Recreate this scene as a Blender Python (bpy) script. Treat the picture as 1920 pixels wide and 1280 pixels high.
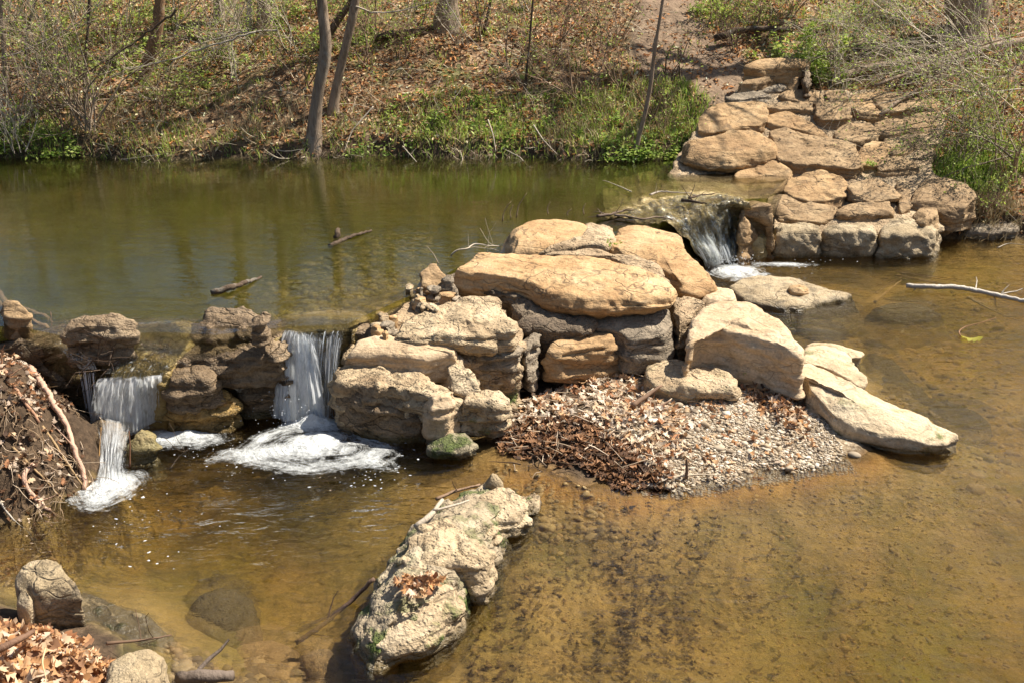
import bpy, math, random
import numpy as np

for _o in list(bpy.data.objects):
    bpy.data.objects.remove(_o, do_unlink=True)
SC = bpy.context.scene
COL = SC.collection
R = math.radians

# ------------------------------------------------------------------ camera
CAM_H, PITCH, FPX = 2.95, 20.0, 2059.0
cam_d = bpy.data.cameras.new("camera")
cam = bpy.data.objects.new("camera", cam_d)
COL.objects.link(cam)
cam.location = (0, 0, CAM_H)
cam.rotation_euler = (R(90 - PITCH), 0, 0)
cam_d.sensor_width = 36.0
cam_d.lens = 36.0 * FPX / 1920.0
cam_d.clip_start = 0.05
cam_d.clip_end = 600.0
SC.camera = cam

# ------------------------------------------------------------------ sky, sun, exposure
SUN = np.array([0.70, 0.25, 1.05]); SUN = SUN / np.linalg.norm(SUN)
world = bpy.data.worlds.new("World")
SC.world = world
world.use_nodes = True
wn = world.node_tree
for n in list(wn.nodes): wn.nodes.remove(n)
wo = wn.nodes.new("ShaderNodeOutputWorld")
wb = wn.nodes.new("ShaderNodeBackground")
sky = wn.nodes.new("ShaderNodeTexSky")
sky.sky_type = 'NISHITA'
sky.sun_disc = False
sky.sun_elevation = math.asin(SUN[2])
sky.sun_rotation = math.atan2(SUN[0], SUN[1])
sky.air_density = 1.0
sky.dust_density = 1.5
wb.inputs[1].default_value = 0.065
wn.links.new(sky.outputs[0], wb.inputs[0])
wn.links.new(wb.outputs[0], wo.inputs[0])
sl = bpy.data.lights.new("sun", 'SUN')
sl.energy = 5.0
sl.angle = R(0.5)
sl.color = (1.0, 0.94, 0.84)
so = bpy.data.objects.new("sun", sl)
COL.objects.link(so)
from mathutils import Vector, noise as mnoise
so.rotation_euler = Vector(tuple(SUN)).to_track_quat('Z', 'Y').to_euler()
so.location = (8, 8, 12)
SC.view_settings.view_transform = 'Standard'
SC.view_settings.look = 'None'
SC.view_settings.gamma = 1.0
SC.view_settings.use_curve_mapping = False
SC.view_settings.exposure = 0.95
SC.render.engine = 'CYCLES'
SC.cycles.use_denoising = True
SC.cycles.max_bounces = 8
SC.cycles.diffuse_bounces = 3
SC.cycles.glossy_bounces = 3
SC.cycles.transmission_bounces = 4
SC.cycles.transparent_max_bounces = 16
SC.cycles.volume_bounces = 1
SC.cycles.sample_clamp_indirect = 4.0
SC.cycles.caustics_reflective = False
SC.cycles.caustics_refractive = False

# ------------------------------------------------------------------ helpers: pixels of the 1920x1280 photograph to world points
CP, SP = math.cos(R(PITCH)), math.sin(R(PITCH))
UP, LO = 0.60, 0.0          # upper and lower water levels
VIEWS = {0: (0, 0, 1.0), 'C': (620, 480, 3.3675), 4: (1220, 160, 2.743), 3: (1220, 0, 2.743), 6: (600, 380, 2.461),
         5: (0, 530, 2.743), 7: (1200, 440, 2.667), 8: (0, 880, 2.0), 'R': (1120, 330, 5.333), 'L': (0, 560, 3.047),
         'G': (900, 660, 2.667), 1: (0, 0, 2.743), 2: (640, 0, 2.743)}

def raydir(px, py):
    u = (px - 960) / FPX; v = (640 - py) / FPX
    return np.array([u, CP + v * SP, -SP + v * CP])

def P(px, py, z):
    d = raydir(px, py); t = (z - CAM_H) / d[2]
    return np.array([d[0] * t, d[1] * t, z])

def PY(px, py, y):
    d = raydir(px, py); t = y / d[1]
    return np.array([d[0] * t, y, CAM_H + d[2] * t])

def PP(px, py, z0, y0, k):       # ray meets the plane z = z0 + k (y - y0)
    d = raydir(px, py); t = (z0 - k * y0 - CAM_H) / (d[2] - k * d[1])
    return np.array([d[0] * t, d[1] * t, CAM_H + d[2] * t])

HZ0, HY0, HK = 0.30, 11.2, 0.41
def PH(px, py, off=0.0): return PP(px, py, HZ0 + off, HY0, HK)

def vw(view, pts):
    ox, oy, s = VIEWS[view]
    return [((p[0] / s + ox), (p[1] / s + oy)) + tuple(p[2:]) for p in pts]

# ------------------------------------------------------------------ noise
_rng = np.random.RandomState(7)
_perm = _rng.permutation(512).astype(np.int64); _perm = np.concatenate([_perm, _perm, _perm])
_grad = _rng.normal(size=(512, 3)); _grad /= np.linalg.norm(_grad, axis=1)[:, None]

def pnoise(p):
    pi = np.floor(p).astype(np.int64); f = p - pi
    w = f * f * f * (f * (f * 6 - 15) + 10)
    out = 0
    for dx in (0, 1):
        wx = w[:, 0] if dx else 1 - w[:, 0]
        for dy in (0, 1):
            wy = w[:, 1] if dy else 1 - w[:, 1]
            for dz in (0, 1):
                wz = w[:, 2] if dz else 1 - w[:, 2]
                h = _perm[(_perm[(_perm[(pi[:, 0] + dx) & 511] + pi[:, 1] + dy) & 511] + pi[:, 2] + dz) & 511]
                g = _grad[h]
                out = out + wx * wy * wz * (g[:, 0] * (f[:, 0] - dx) + g[:, 1] * (f[:, 1] - dy) + g[:, 2] * (f[:, 2] - dz))
    return out * 1.5

def fbm(p, o=3, r=0.5):
    a, s, t = 1.0, 1.0, 0
    for i in range(o):
        t = t + a * pnoise(p * s + 17.3 * i); a *= r; s *= 2.03
    return t

def smooth(a, b, x):
    t = np.clip((x - a) / (b - a), 0, 1); return t * t * (3 - 2 * t)

def sdpoly(x, y, poly):          # signed distance, positive inside
    poly = np.asarray(poly, float)[:, :2]
    d = np.full(x.shape, 1e9); ins = np.zeros(x.shape, bool)
    for i in range(len(poly)):
        a = poly[i]; b = poly[(i + 1) % len(poly)]
        e = b - a; L = (e * e).sum() + 1e-12
        t = np.clip(((x - a[0]) * e[0] + (y - a[1]) * e[1]) / L, 0, 1)
        d = np.minimum(d, (x - a[0] - t * e[0]) ** 2 + (y - a[1] - t * e[1]) ** 2)
        c = ((a[1] > y) != (b[1] > y))
        xx = a[0] + (y - a[1]) / (b[1] - a[1] + 1e-15) * e[0]
        ins ^= c & (x < xx)
    d = np.sqrt(d)
    return np.where(ins, d, -d)

# ------------------------------------------------------------------ meshes
def make_mesh(name, verts, quads=None, tris=None, mat=None, smooth_=True, col=None, fattr=None):
    me = bpy.data.meshes.new(name)
    v = np.ascontiguousarray(verts, dtype=np.float32)
    q = np.zeros((0, 4), np.int32) if quads is None else np.ascontiguousarray(quads, dtype=np.int32).reshape(-1, 4)
    t = np.zeros((0, 3), np.int32) if tris is None else np.ascontiguousarray(tris, dtype=np.int32).reshape(-1, 3)
    me.vertices.add(len(v)); me.vertices.foreach_set("co", v.ravel())
    nl = len(q) * 4 + len(t) * 3
    me.loops.add(nl)
    me.loops.foreach_set("vertex_index", np.concatenate([q.ravel(), t.ravel()]).astype(np.int32))
    me.polygons.add(len(q) + len(t))
    st = np.concatenate([np.arange(len(q)) * 4, len(q) * 4 + np.arange(len(t)) * 3]).astype(np.int32)
    me.polygons.foreach_set("loop_start", st)
    me.polygons.foreach_set("use_smooth", np.full(len(q) + len(t), smooth_))
    me.update(calc_edges=True)
    if col is not None:
        a = me.color_attributes.new("col", 'FLOAT_COLOR', 'POINT')
        c = np.ones((len(v), 4), np.float32); c[:, :3] = col
        a.data.foreach_set("color", c.ravel())
    if fattr:
        for k, arr in fattr.items():
            a = me.attributes.new(k, 'FLOAT', 'POINT'); a.data.foreach_set("value", np.ascontiguousarray(arr, dtype=np.float32))
    if mat: me.materials.append(mat)
    return me

def link(name, me, parent=None, loc=None):
    o = bpy.data.objects.new(name, me); COL.objects.link(o)
    if loc is not None: o.location = loc
    if parent is not None: o.parent = parent
    return o

def tag(o, label=None, cat=None, group=None, kind=None):
    if label: o['label'] = label
    if cat: o['category'] = cat
    if group: o['group'] = group
    if kind: o['kind'] = kind
    return o

def empty(name, loc=(0, 0, 0)):
    o = bpy.data.objects.new(name, None); COL.objects.link(o); o.location = tuple(loc); o.empty_display_size = 0.1
    return o

class MB:
    def __init__(s): s.v = []; s.q = []; s.t = []; s.c = []; s.n = 0
    def add(s, v, q=None, t=None, c=None):
        v = np.asarray(v, float)
        if q is not None and len(q): s.q.append(np.asarray(q) + s.n)
        if t is not None and len(t): s.t.append(np.asarray(t) + s.n)
        s.v.append(v); s.n += len(v)
        if c is None: c = (1, 1, 1)
        s.c.append(np.broadcast_to(np.asarray(c, float), (len(v), 3)))
    def tube(s, pts, rad, k=5, c=None, cap=False):
        pts = np.asarray(pts, float); n = len(pts); rad = np.broadcast_to(np.asarray(rad, float), (n,))
        d = np.gradient(pts, axis=0); d /= np.linalg.norm(d, axis=1)[:, None] + 1e-9
        up = np.array([0.13, 0.31, 0.94]) if abs(d[0, 2]) < 0.8 else np.array([0.94, 0.31, 0.13])
        a = np.cross(d, up); a /= np.linalg.norm(a, axis=1)[:, None] + 1e-9
        b = np.cross(d, a)
        th = np.arange(k) * 2 * np.pi / k
        ring = pts[:, None] + rad[:, None, None] * (np.cos(th)[None, :, None] * a[:, None] + np.sin(th)[None, :, None] * b[:, None])
        i = np.arange(n - 1)[:, None] * k; j = np.arange(k)[None]; j2 = (j + 1) % k
        q = np.stack([i + j, i + j2, i + k + j2, i + k + j], -1).reshape(-1, 4)
        v = ring.reshape(-1, 3); t = None
        if cap:
            v = np.concatenate([v, pts[:1], pts[-1:]]); m = n * k
            t = [(m, (x + 1) % k, x) for x in range(k)] + [(m + 1, (n - 1) * k + x, (n - 1) * k + (x + 1) % k) for x in range(k)]
        s.add(v, q, t, c)
    def inst(s, tv, tq, tt, M, T, c=None):
        """template tv with quads/tris, copied by matrices M (N,3,3) and offsets T (N,3); c (N,3)"""
        N = len(T)
        if N == 0: return
        v = np.einsum('nij,kj->nki', M, tv) + T[:, None]
        K = len(tv); off = (np.arange(N) * K)[:, None, None]
        q = (np.asarray(tq)[None] + off).reshape(-1, 4) if tq is not None and len(tq) else None
        t = (np.asarray(tt)[None] + off).reshape(-1, 3) if tt is not None and len(tt) else None
        cc = None if c is None else np.repeat(np.asarray(c), K, axis=0)
        s.add(v.reshape(-1, 3), q, t, (1, 1, 1) if cc is None else cc)
    def mesh(s, name, mat, smooth_=True, origin=None):
        v = np.concatenate(s.v)
        if origin is not None: v = v - np.asarray(origin)
        return make_mesh(name, v, np.concatenate(s.q) if s.q else None, np.concatenate(s.t) if s.t else None, mat, smooth_, np.concatenate(s.c))

def rotmats(rng, n, tilt=0.5):
    """random yaw, then tilt away from the vertical by up to `tilt` rad"""
    a = rng.uniform(0, 2 * np.pi, n); t = rng.normal(0, tilt, n); b = rng.uniform(0, 2 * np.pi, n)
    ca, sa = np.cos(a), np.sin(a); z = np.zeros(n); o = np.ones(n)
    Rz = np.stack([ca, -sa, z, sa, ca, z, z, z, o], -1).reshape(n, 3, 3)
    ax = np.stack([np.cos(b), np.sin(b), z], -1); K = np.zeros((n, 3, 3))
    K[:, 0, 1] = -ax[:, 2]; K[:, 0, 2] = ax[:, 1]; K[:, 1, 0] = ax[:, 2]; K[:, 1, 2] = -ax[:, 0]; K[:, 2, 0] = -ax[:, 1]; K[:, 2, 1] = ax[:, 0]
    Rt = np.eye(3)[None] + np.sin(t)[:, None, None] * K + (1 - np.cos(t))[:, None, None] * (K @ K)
    return Rt @ Rz

# ------------------------------------------------------------------ materials
class NT:
    def __init__(s, name):
        s.m = bpy.data.materials.new(name); s.m.use_nodes = True; s.t = s.m.node_tree
        for n in list(s.t.nodes): s.t.nodes.remove(n)
        s.out = s.t.nodes.new("ShaderNodeOutputMaterial")
    def n(s, kind, **kw):
        nd = s.t.nodes.new("ShaderNode" + kind)
        for k, v in kw.items():
            if k == 'i':
                for a, b in v.items(): s.set(nd, a, b)
            else: setattr(nd, k, v)
        return nd
    def set(s, nd, key, val):
        sock = nd.inputs[key]
        if hasattr(val, 'links'): s.t.links.new(val, sock)
        else:
            if isinstance(val, (tuple, list)) and len(val) == 3 and sock.type == 'RGBA': val = tuple(val) + (1,)
            sock.default_value = val
    def pos(s, scale=(1, 1, 1), rot=(0, 0, 0)):
        g = s.n('NewGeometry'); m = s.n('Mapping', i={'Vector': g.outputs['Position'], 'Scale': scale, 'Rotation': rot}); return m.outputs[0]
    def noise(s, vec, scale, detail=4, rough=0.55, dist=0.0):
        return s.n('TexNoise', i={'Vector': vec, 'Scale': scale, 'Detail': detail, 'Roughness': rough, 'Distortion': dist}).outputs[0]
    def voro(s, vec, scale, feature='F1', out=0, rnd=1.0):
        v = s.n('TexVoronoi', feature=feature); s.set(v, 'Vector', vec); s.set(v, 'Scale', scale); s.set(v, 'Randomness', rnd); return v.outputs[out]
    def ramp(s, fac, stops, interp='LINEAR'):
        r = s.n('ValToRGB'); cr = r.color_ramp; cr.interpolation = interp
        while len(cr.elements) < len(stops): cr.elements.new(0.5)
        for e, (p, c) in zip(cr.elements, stops):
            e.position = p; e.color = (c, c, c, 1) if isinstance(c, (int, float)) else tuple(c) + (1,)
        s.set(r, 0, fac); return r.outputs[0]
    def mr(s, v, a, b, c=0.0, d=1.0):
        return s.n('MapRange', i={0: v, 1: a, 2: b, 3: c, 4: d}).outputs[0]
    def math(s, op, a, b=0.0, c=None):
        m = s.n('Math', operation=op); s.set(m, 0, a); s.set(m, 1, b)
        if c is not None: s.set(m, 2, c)
        return m.outputs[0]
    def mix(s, f, a, b, blend='MIX'):
        m = s.n('Mix', data_type='RGBA', blend_type=blend)
        s.set(m, 0, f); s.set(m, 6, a); s.set(m, 7, b); return m.outputs[2]
    def bump(s, h, strength, dist=0.02, normal=None):
        b = s.n('Bump', i={'Height': h, 'Strength': strength, 'Distance': dist})
        if normal is not None: s.set(b, 'Normal', normal)
        return b.outputs[0]
    def bsdf(s, col, rough=0.8, normal=None, spec=0.3, **kw):
        b = s.n('BsdfPrincipled'); s.set(b, 'Base Color', col); s.set(b, 'Roughness', rough); s.set(b, 'Specular IOR Level', spec)
        if normal is not None: s.set(b, 'Normal', normal)
        for k, v in kw.items(): s.set(b, k, v)
        return b.outputs[0]
    def done(s, sh): s.t.links.new(sh, s.out.inputs[0]); return s.m
    def posz(s):
        g = s.n('NewGeometry'); x = s.n('SeparateXYZ'); s.set(x, 0, g.outputs['Position']); return x.outputs[2]

def rock_mat(name, c1, c2, c3, dark=(0.06, 0.045, 0.03), stain=0.35, bump=0.5, pits=0.3, strata=0.3, wet_z=None, wetcol=(0.06, 0.045, 0.02), moss=0.0, fine=60, rough=0.85, crack=0.4):
    m = NT(name); p = m.pos(); oi = m.n('ObjectInfo').outputs['Random']
    off = m.n('VectorMath', operation='ADD'); m.set(off, 0, p); cx = m.n('CombineXYZ'); m.set(cx, 2, m.math('MULTIPLY', oi, 13.0)); m.set(off, 1, cx.outputs[0]); p2 = off.outputs[0]
    n1 = m.noise(p2, 2.3, 5, 0.6, 0.4); n2 = m.noise(p2, 9, 6, 0.65, 0.3); n3 = m.noise(p2, fine, 4, 0.6)
    pz = m.n('VectorMath', operation='MULTIPLY', i={0: p2, 1: (1.5, 1.5, 9.0)}).outputs[0]
    ns = m.noise(pz, 3.0, 6, 0.6, 0.6)
    f = m.math('ADD', m.math('MULTIPLY', n1, 0.6), m.math('MULTIPLY', ns, 0.4))
    col = m.ramp(f, [(0.36, c1), (0.5, c2), (0.64, c3)])
    col = m.mix(m.math('MULTIPLY', m.mr(n2, 0.52, 0.72), stain), col, dark)
    col = m.mix(m.mr(m.noise(p2, 5, 4, .6), 0.6, 0.75, 0, 0.55), col, c3)
    col = m.mix(m.mr(oi, 0, 1, 0.0, 0.22), col, c1)
    col = m.mix(0.5, col, m.ramp(n3, [(0.3, 0.55), (0.7, 1.35)]), 'MULTIPLY')
    vc = m.voro(m.n('VectorMath', operation='ADD', i={0: pz, 1: m.n('VectorMath', operation='SCALE', i={0: m.n('TexNoise', i={'Vector': p2, 'Scale': 4.0}).outputs[1], 3: 1.4}).outputs[0]}).outputs[0], 1.1, 'DISTANCE_TO_EDGE', 0)
    ck = m.mr(vc, 0.0, 0.035, 1.0, 0.0)
    ck = m.math('MULTIPLY', ck, m.mr(m.noise(p2, 3.1, 2), 0.45, 0.6))
    col = m.mix(m.math('MULTIPLY', ck, crack), col, dark)
    pl_ = m.n('VectorMath', operation='MULTIPLY', i={0: p2, 1: (1.0, 1.0, 3.2)}).outputs[0]
    nl = m.noise(pl_, 2.4, 7, .62, .9)
    c2 = m.math('MULTIPLY', m.mr(m.math('ABSOLUTE', m.math('SUBTRACT', nl, 0.5)), 0.0, 0.011, 1.0, 0.0), m.mr(m.noise(p2, 4.3, 3), 0.46, 0.58))
    col = m.mix(m.math('MULTIPLY', c2, crack * 1.3), col, dark)
    ck = m.math('MAXIMUM', ck, c2)
    pm = m.mr(m.noise(p2, fine * .8, 3, .7), .62, .72, 0, pits)
    col = m.mix(pm, col, dark)
    r = rough
    h = m.math('ADD', m.math('MULTIPLY', n2, 1.0), m.math('MULTIPLY', ns, strata * 2.0))
    h = m.math('ADD', h, m.math('MULTIPLY', n3, 0.34)); h = m.math('SUBTRACT', h, m.math('MULTIPLY', m.mr(m.noise(p2, fine * .8, 3, .7), .6, .72), .3 * pits))
    h = m.math('SUBTRACT', h, m.math('MULTIPLY', m.mr(m.voro(p2, 38, 'F1', 0), 0.0, 0.35, 1, 0), pits * 0.5))
    h = m.math('SUBTRACT', h, m.math('MULTIPLY', ck, crack))
    if moss > 0:
        g = m.n('NewGeometry'); ax = m.n('SeparateXYZ'); m.set(ax, 0, g.outputs['Normal'])
        mk = m.math('MULTIPLY', m.mr(m.noise(p2, 6, 4), 0.62 - 0.35 * moss, 0.7 - 0.3 * moss), m.mr(m.posz(), 0.28, 0.05))
        col = m.mix(mk, col, m.ramp(m.noise(p2, 70, 3), [(0.3, (0.03, 0.06, 0.008)), (0.7, (0.13, 0.18, 0.025))]))
        h = m.math('ADD', h, m.math('MULTIPLY', m.math('MULTIPLY', mk, n3), 1.2))
    if wet_z is not None:
        zz = m.math('ADD', m.posz(), m.math('MULTIPLY', m.math('SUBTRACT', n2, 0.5), -0.09))
        wk = m.mr(zz, wet_z + 0.015, wet_z + 0.06, 1.0, 0.0)
        wcol = m.mix(m.mr(n1, 0.4, 0.6), wetcol, (wetcol[0] * 1.7, wetcol[1] * 1.6, wetcol[2] * 1.2))
        col = m.mix(m.math('MULTIPLY', wk, 0.8), col, wcol)
        r = m.mr(wk, 0, 1, rough, 0.25)
    n4 = m.noise(p2, fine * 2.2, 3, .7)
    h = m.math('ADD', h, m.math('MULTIPLY', n4, 0.10))
    nb = m.bump(h, bump, 0.035)
    return m.done(m.bsdf(col, r, nb, 0.35))

def col_mat(name, rough=0.8, trans=0.0, spec=0.2, mul=(1, 1, 1), bumps=0.0, bscale=40):
    m = NT(name); a = m.n('Attribute', attribute_name='col').outputs[0]
    c = m.mix(1.0, a, mul, 'MULTIPLY') if mul != (1, 1, 1) else a
    nb = m.bump(m.noise(m.pos((1, 1, .35)), bscale, 4), bumps, 0.01) if bumps else None
    b = m.bsdf(c, rough, nb, spec)
    if trans:
        t = m.n('BsdfTranslucent', i={'Color': c}).outputs[0]
        b = m.n('MixShader', i={0: trans, 1: b, 2: t}).outputs[0]
    return m.done(b)
# ------------------------------------------------------------------ the ground: one sheet, bed of both pools, banks, hillside
def W(pts, z):
    return np.array([P(p[0], p[1], z)[:2] for p in pts])

GRAVEL = W([(935, 825), (985, 872), (1080, 896), (1180, 918), (1290, 905), (1400, 885), (1500, 872), (1600, 852), (1640, 800), (1500, 690), (1300, 650), (1100, 650), (960, 700)], 0.0)
LBANK = np.array([(-9, 7.6), (-3.75, 7.3), (-3.2, 6.95), (-2.95, 6.75), (-2.7, 6.45), (-2.48, 6.1), (-2.4, 5.7), (-2.6, 5.35), (-3.0, 5.1), (-4.2, 4.7), (-9, 4.2)])
CBANK = np.array([(-7, 4.75), (-2.75, 4.62), (-2.3, 4.45), (-2.0, 4.36), (-1.82, 4.2), (-1.62, 4.0), (-1.5, 3.8), (-1.5, 3.2), (-1.2, 2.0), (-7, 1.5)])
UPOOL = np.array([(-14, 7.5), (-3.6, 7.35), (-3.1, 7.05), (-2.5, 7.0), (-1.9, 6.98), (-1.0, 6.95), (-0.85, 7.4), (-0.55, 8.0), (-0.1, 8.6), (0.6, 9.1), (1.2, 9.5), (1.6, 10.2), (1.9, 10.8), (2.6, 11.2), (2.6, 14), (-14, 14)])
NBANK = np.array([(-12, 2.2), (-1.0, 2.1), (3.0, 1.4), (12, 1.0), (12, -14), (-12, -14)])
PATH = [PH(*p)[:2] for p in [(1195, 0), (1185, 60), (1180, 110), (1215, 150), (1290, 165), (1330, 200), (1400, 190), (1420, 140), (1395, 105), (1335, 70), (1310, 0), (1300, -40), (1220, -40)]]
PATH = np.array(PATH)

def shore(x):
    return 12.62 - 0.10 * np.sin(x * 1.3) + 0.07 * np.sin(x * 3.7 + 1) - 1.35 * smooth(3.2, 4.6, x) + 0.05 * smooth(5, 8, x)

def groundz(x, y, parts=False):
    x = np.asarray(x, float); y = np.asarray(y, float)
    p3 = np.stack([x, y, np.zeros_like(x)], -1).reshape(-1, 3)
    n1 = fbm(p3 * 0.9 + 3.1, 3).reshape(x.shape); n2 = fbm(p3 * 4.0 + 9.0, 3).reshape(x.shape)
    lower = -0.20 - 0.42 * np.exp(-((x + 1.7) ** 2 / 1.3 + (y - 5.6) ** 2 / 0.9)) - 0.34 * np.exp(-((x - 2.6) ** 2 / 2.6 + (y - 4.3) ** 2 / 1.6)) \
            - 0.12 * np.exp(-((x - 3.6) ** 2 / 3.0 + (y - 8.8) ** 2 / 2.0)) + 0.06 * n1 + 0.02 * n2
    lower = lower + 0.08 * np.exp(-((x - 0.6) ** 2 / 1.0 + (y - 5.2) ** 2 / 0.3))
    z = lower
    g = sdpoly(x, y, GRAVEL); g += 0.06 * n2
    zg = np.where(g > 0, np.minimum(0.2 * g, 0.12), np.maximum(-0.5, 0.26 * g)) + 0.012 * n2
    z = np.maximum(z, zg)
    l = sdpoly(x, y, LBANK) + 0.07 * n2
    z = np.maximum(z, np.where(l > 0, 0.92 * (1 - np.exp(-1.9 * l)), 1.6 * l) + 0.03 * n2)
    c = sdpoly(x, y, CBANK) + 0.05 * n2
    z = np.maximum(z, np.where(c > 0, 0.3 * (1 - np.exp(-1.1 * c)), 0.45 * c) + 0.015 * n2)
    nb = sdpoly(x, y, NBANK); z = np.maximum(z, np.where(nb > 0, np.minimum(0.5 * nb, 1.1 + .05 * nb), 0.5 * nb))
    u = sdpoly(x, y, UPOOL)
    zu = np.where(u > 0, UP - np.clip(0.16 + 0.20 * u, 0.16, 0.50) + 0.03 * n2, UP - 0.16 + 3.0 * u)
    z = np.maximum(z, zu)
    sh = shore(x) + 0.05 * n2; s = y - sh
    wl = UP * (1 - smooth(2.6, 3.6, x))
    yy = np.minimum(y, 17.3) + 0.05 * np.maximum(y - 17.3, 0)
    pl = HZ0 + HK * (yy - HY0) + 0.10 * n1 * smooth(0, 1.2, s) + 0.035 * n2
    zh = np.where(s > 0, wl + (pl - wl) * smooth(-0.02, 0.16, s) * (0.55 + .45 * smooth(0.1, 0.9, s)), wl + 0.9 * s)
    z = np.maximum(z, zh)
    # the sides of the valley, beyond the picture
    ex = np.maximum(np.abs(x + 0.5) - 10.5, 0); z = np.maximum(z, np.where(ex > 0, np.minimum(0.5 * ex - 0.3, 3.2 + 0.05 * ex), -9))
    if parts: return z, dict(s=s, g=g, l=l, c=c, u=u, nb=nb)
    return z

def axis(lo, hi, d, far, grow=1.18):
    a = list(np.arange(lo, hi, d)); st = d; x = hi
    while x < far: a.append(x); st *= grow; x += st
    a.append(far); st = d; x = lo - d; b = []
    while x > -far: b.append(x); st *= grow; x -= st
    b.append(-far)
    return np.array(sorted(b) + a)

gx = axis(-7.5, 7.5, 0.035, 300); gy = axis(3.3, 17.5, 0.038, 300)
GX, GY = np.meshgrid(gx, gy)
GZ, gp = groundz(GX, GY, True)
nx, ny = len(gx), len(gy)
idx = np.arange(nx * ny).reshape(ny, nx)
gq = np.stack([idx[:-1, :-1], idx[:-1, 1:], idx[1:, 1:], idx[1:, :-1]], -1).reshape(-1, 4)
pathw = smooth(-0.10, 0.12, sdpoly(GX, GY, PATH))
hillw = smooth(0.04, 0.2, gp['s'] + .08 * pnoise(np.stack([GX.ravel() * 3, GY.ravel() * 3, GX.ravel() * 0], -1)).reshape(GX.shape)) * (1 - pathw)

def ground_mat():
    m = NT("ground_soil"); p = m.pos(); z = m.posz()
    A = lambda k: m.n('Attribute', attribute_name=k).outputs[2]
    vl = m.n('TexVoronoi', feature='F1', i={'Vector': m.n('Mapping', i={'Vector': p, 'Scale': (1, 1, 1.0)}).outputs[0], 'Scale': 24.0})
    cellc = m.n('SeparateColor', i={0: vl.outputs[1]}).outputs[0]
    litter = m.ramp(cellc, [(0.0, (0.07, 0.04, 0.022)), (0.3, (0.16, 0.09, 0.045)), (0.6, (0.28, 0.165, 0.085)), (0.85, (0.40, 0.28, 0.17)), (1.0, (0.10, 0.12, 0.03))])
    litter = m.mix(m.mr(m.noise(p, 1.3, 4), 0.45, 0.65), litter, (0.16, 0.10, 0.055))
    litter = m.mix(m.mr(m.noise(p, 2.1, 4), 0.52, 0.66, 0, .6), litter, (0.09, 0.12, 0.03))
    # soil of the steep edges; its dark tone also paints the far bank's undercut shade
    soil = m.ramp(m.noise(p, 16, 7, .75), [(0.3, (0.025, 0.017, 0.011)), (0.55, (0.085, 0.055, 0.032)), (0.75, (0.20, 0.135, 0.08))])
    path = m.ramp(m.noise(p, 9, 7, .7), [(0.25, (0.14, 0.09, 0.055)), (0.75, (0.32, 0.225, 0.145))])
    # bed of the pools: silt, gravel grains and dark rotten leaves
    vb = m.n('TexVoronoi', feature='F1', i={'Vector': p, 'Scale': 17.0}); vbe = m.voro(p, 17.0, 'DISTANCE_TO_EDGE', 0)
    bc = m.n('SeparateColor', i={0: vb.outputs[1]}).outputs[0]
    peb = m.ramp(bc, [(0.0, (0.18, 0.11, 0.04)), (0.35, (0.42, 0.26, 0.095)), (0.7, (0.54, 0.36, 0.15)), (1.0, (0.17, 0.12, 0.06))])
    peb = m.mix(m.mr(vbe, 0.0, 0.12, 0.7, 0.0), peb, (0.07, 0.045, 0.02))
    silt = m.ramp(m.noise(p, 1.7, 6, .6, .5), [(0.35, (0.10, 0.08, 0.033)), (0.5, (0.36, 0.25, 0.10)), (0.65, (0.54, 0.37, 0.16))])
    silt = m.mix(m.mr(m.noise(p, 0.85, 5, .6, .8), 0.48, 0.62, 0, .75), silt, (0.17, 0.165, 0.05))
    bed = m.mix(m.mr(m.noise(p, 1.1, 4), 0.42, 0.58, 0.1, 0.6), silt, peb)
    pr = m.pos((1.0, 3.0, 1.0), (0, 0, R(-28)))
    bed = m.mix(m.math('MULTIPLY', m.mr(m.noise(pr, 5.5, 5, .7, 1.2), 0.52, 0.62), m.mr(m.noise(p, .9, 2), 0.4, 0.6, .1, .6)), bed, (0.08, 0.06, 0.035))
    bed = m.mix(A('rust'), bed, m.ramp(m.noise(p, 14, 5, .7), [(0.3, (0.30, 0.13, 0.03)), (0.7, (0.60, 0.34, 0.10))]))
    bed = m.mix(m.math('MULTIPLY', A('olive'), m.mr(m.noise(p, 2.2, 5, .6), .35, .6)), bed, (0.26, 0.25, 0.06))
    ubed = m.ramp(m.noise(p, 1.3, 6, .65, .6), [(0.3, (0.05, 0.045, 0.015)), (0.55, (0.12, 0.105, 0.033)), (0.75, (0.22, 0.18, 0.07))])
    bed = m.mix(A('upper'), bed, m.mix(m.math('MULTIPLY', A('ushal'), 0.8), ubed, peb))
    grav = m.ramp(m.n('SeparateColor', i={0: m.n('TexVoronoi', feature='F1', i={'Vector': p, 'Scale': 55.0}).outputs[1]}).outputs[0],
                  [(0.0, (0.16, 0.11, 0.065)), (0.5, (0.32, 0.24, 0.15)), (1.0, (0.50, 0.41, 0.29))])
    col = m.mix(A('hill'), soil, litter)
    col = m.mix(A('path'), col, path)
    col = m.mix(A('gravel'), col, grav)
    col = m.mix(A('bed'), col, bed)
    h = m.math('ADD', m.noise(p, 18, 6, .7), m.math('MULTIPLY', vl.outputs[0], 0.5))
    h = m.math('ADD', h, m.math('MULTIPLY', m.noise(p, 90, 3, .6), 0.3))
    return m.done(m.bsdf(col, 0.9, m.bump(h, 0.7, 0.03), 0.2))

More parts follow.
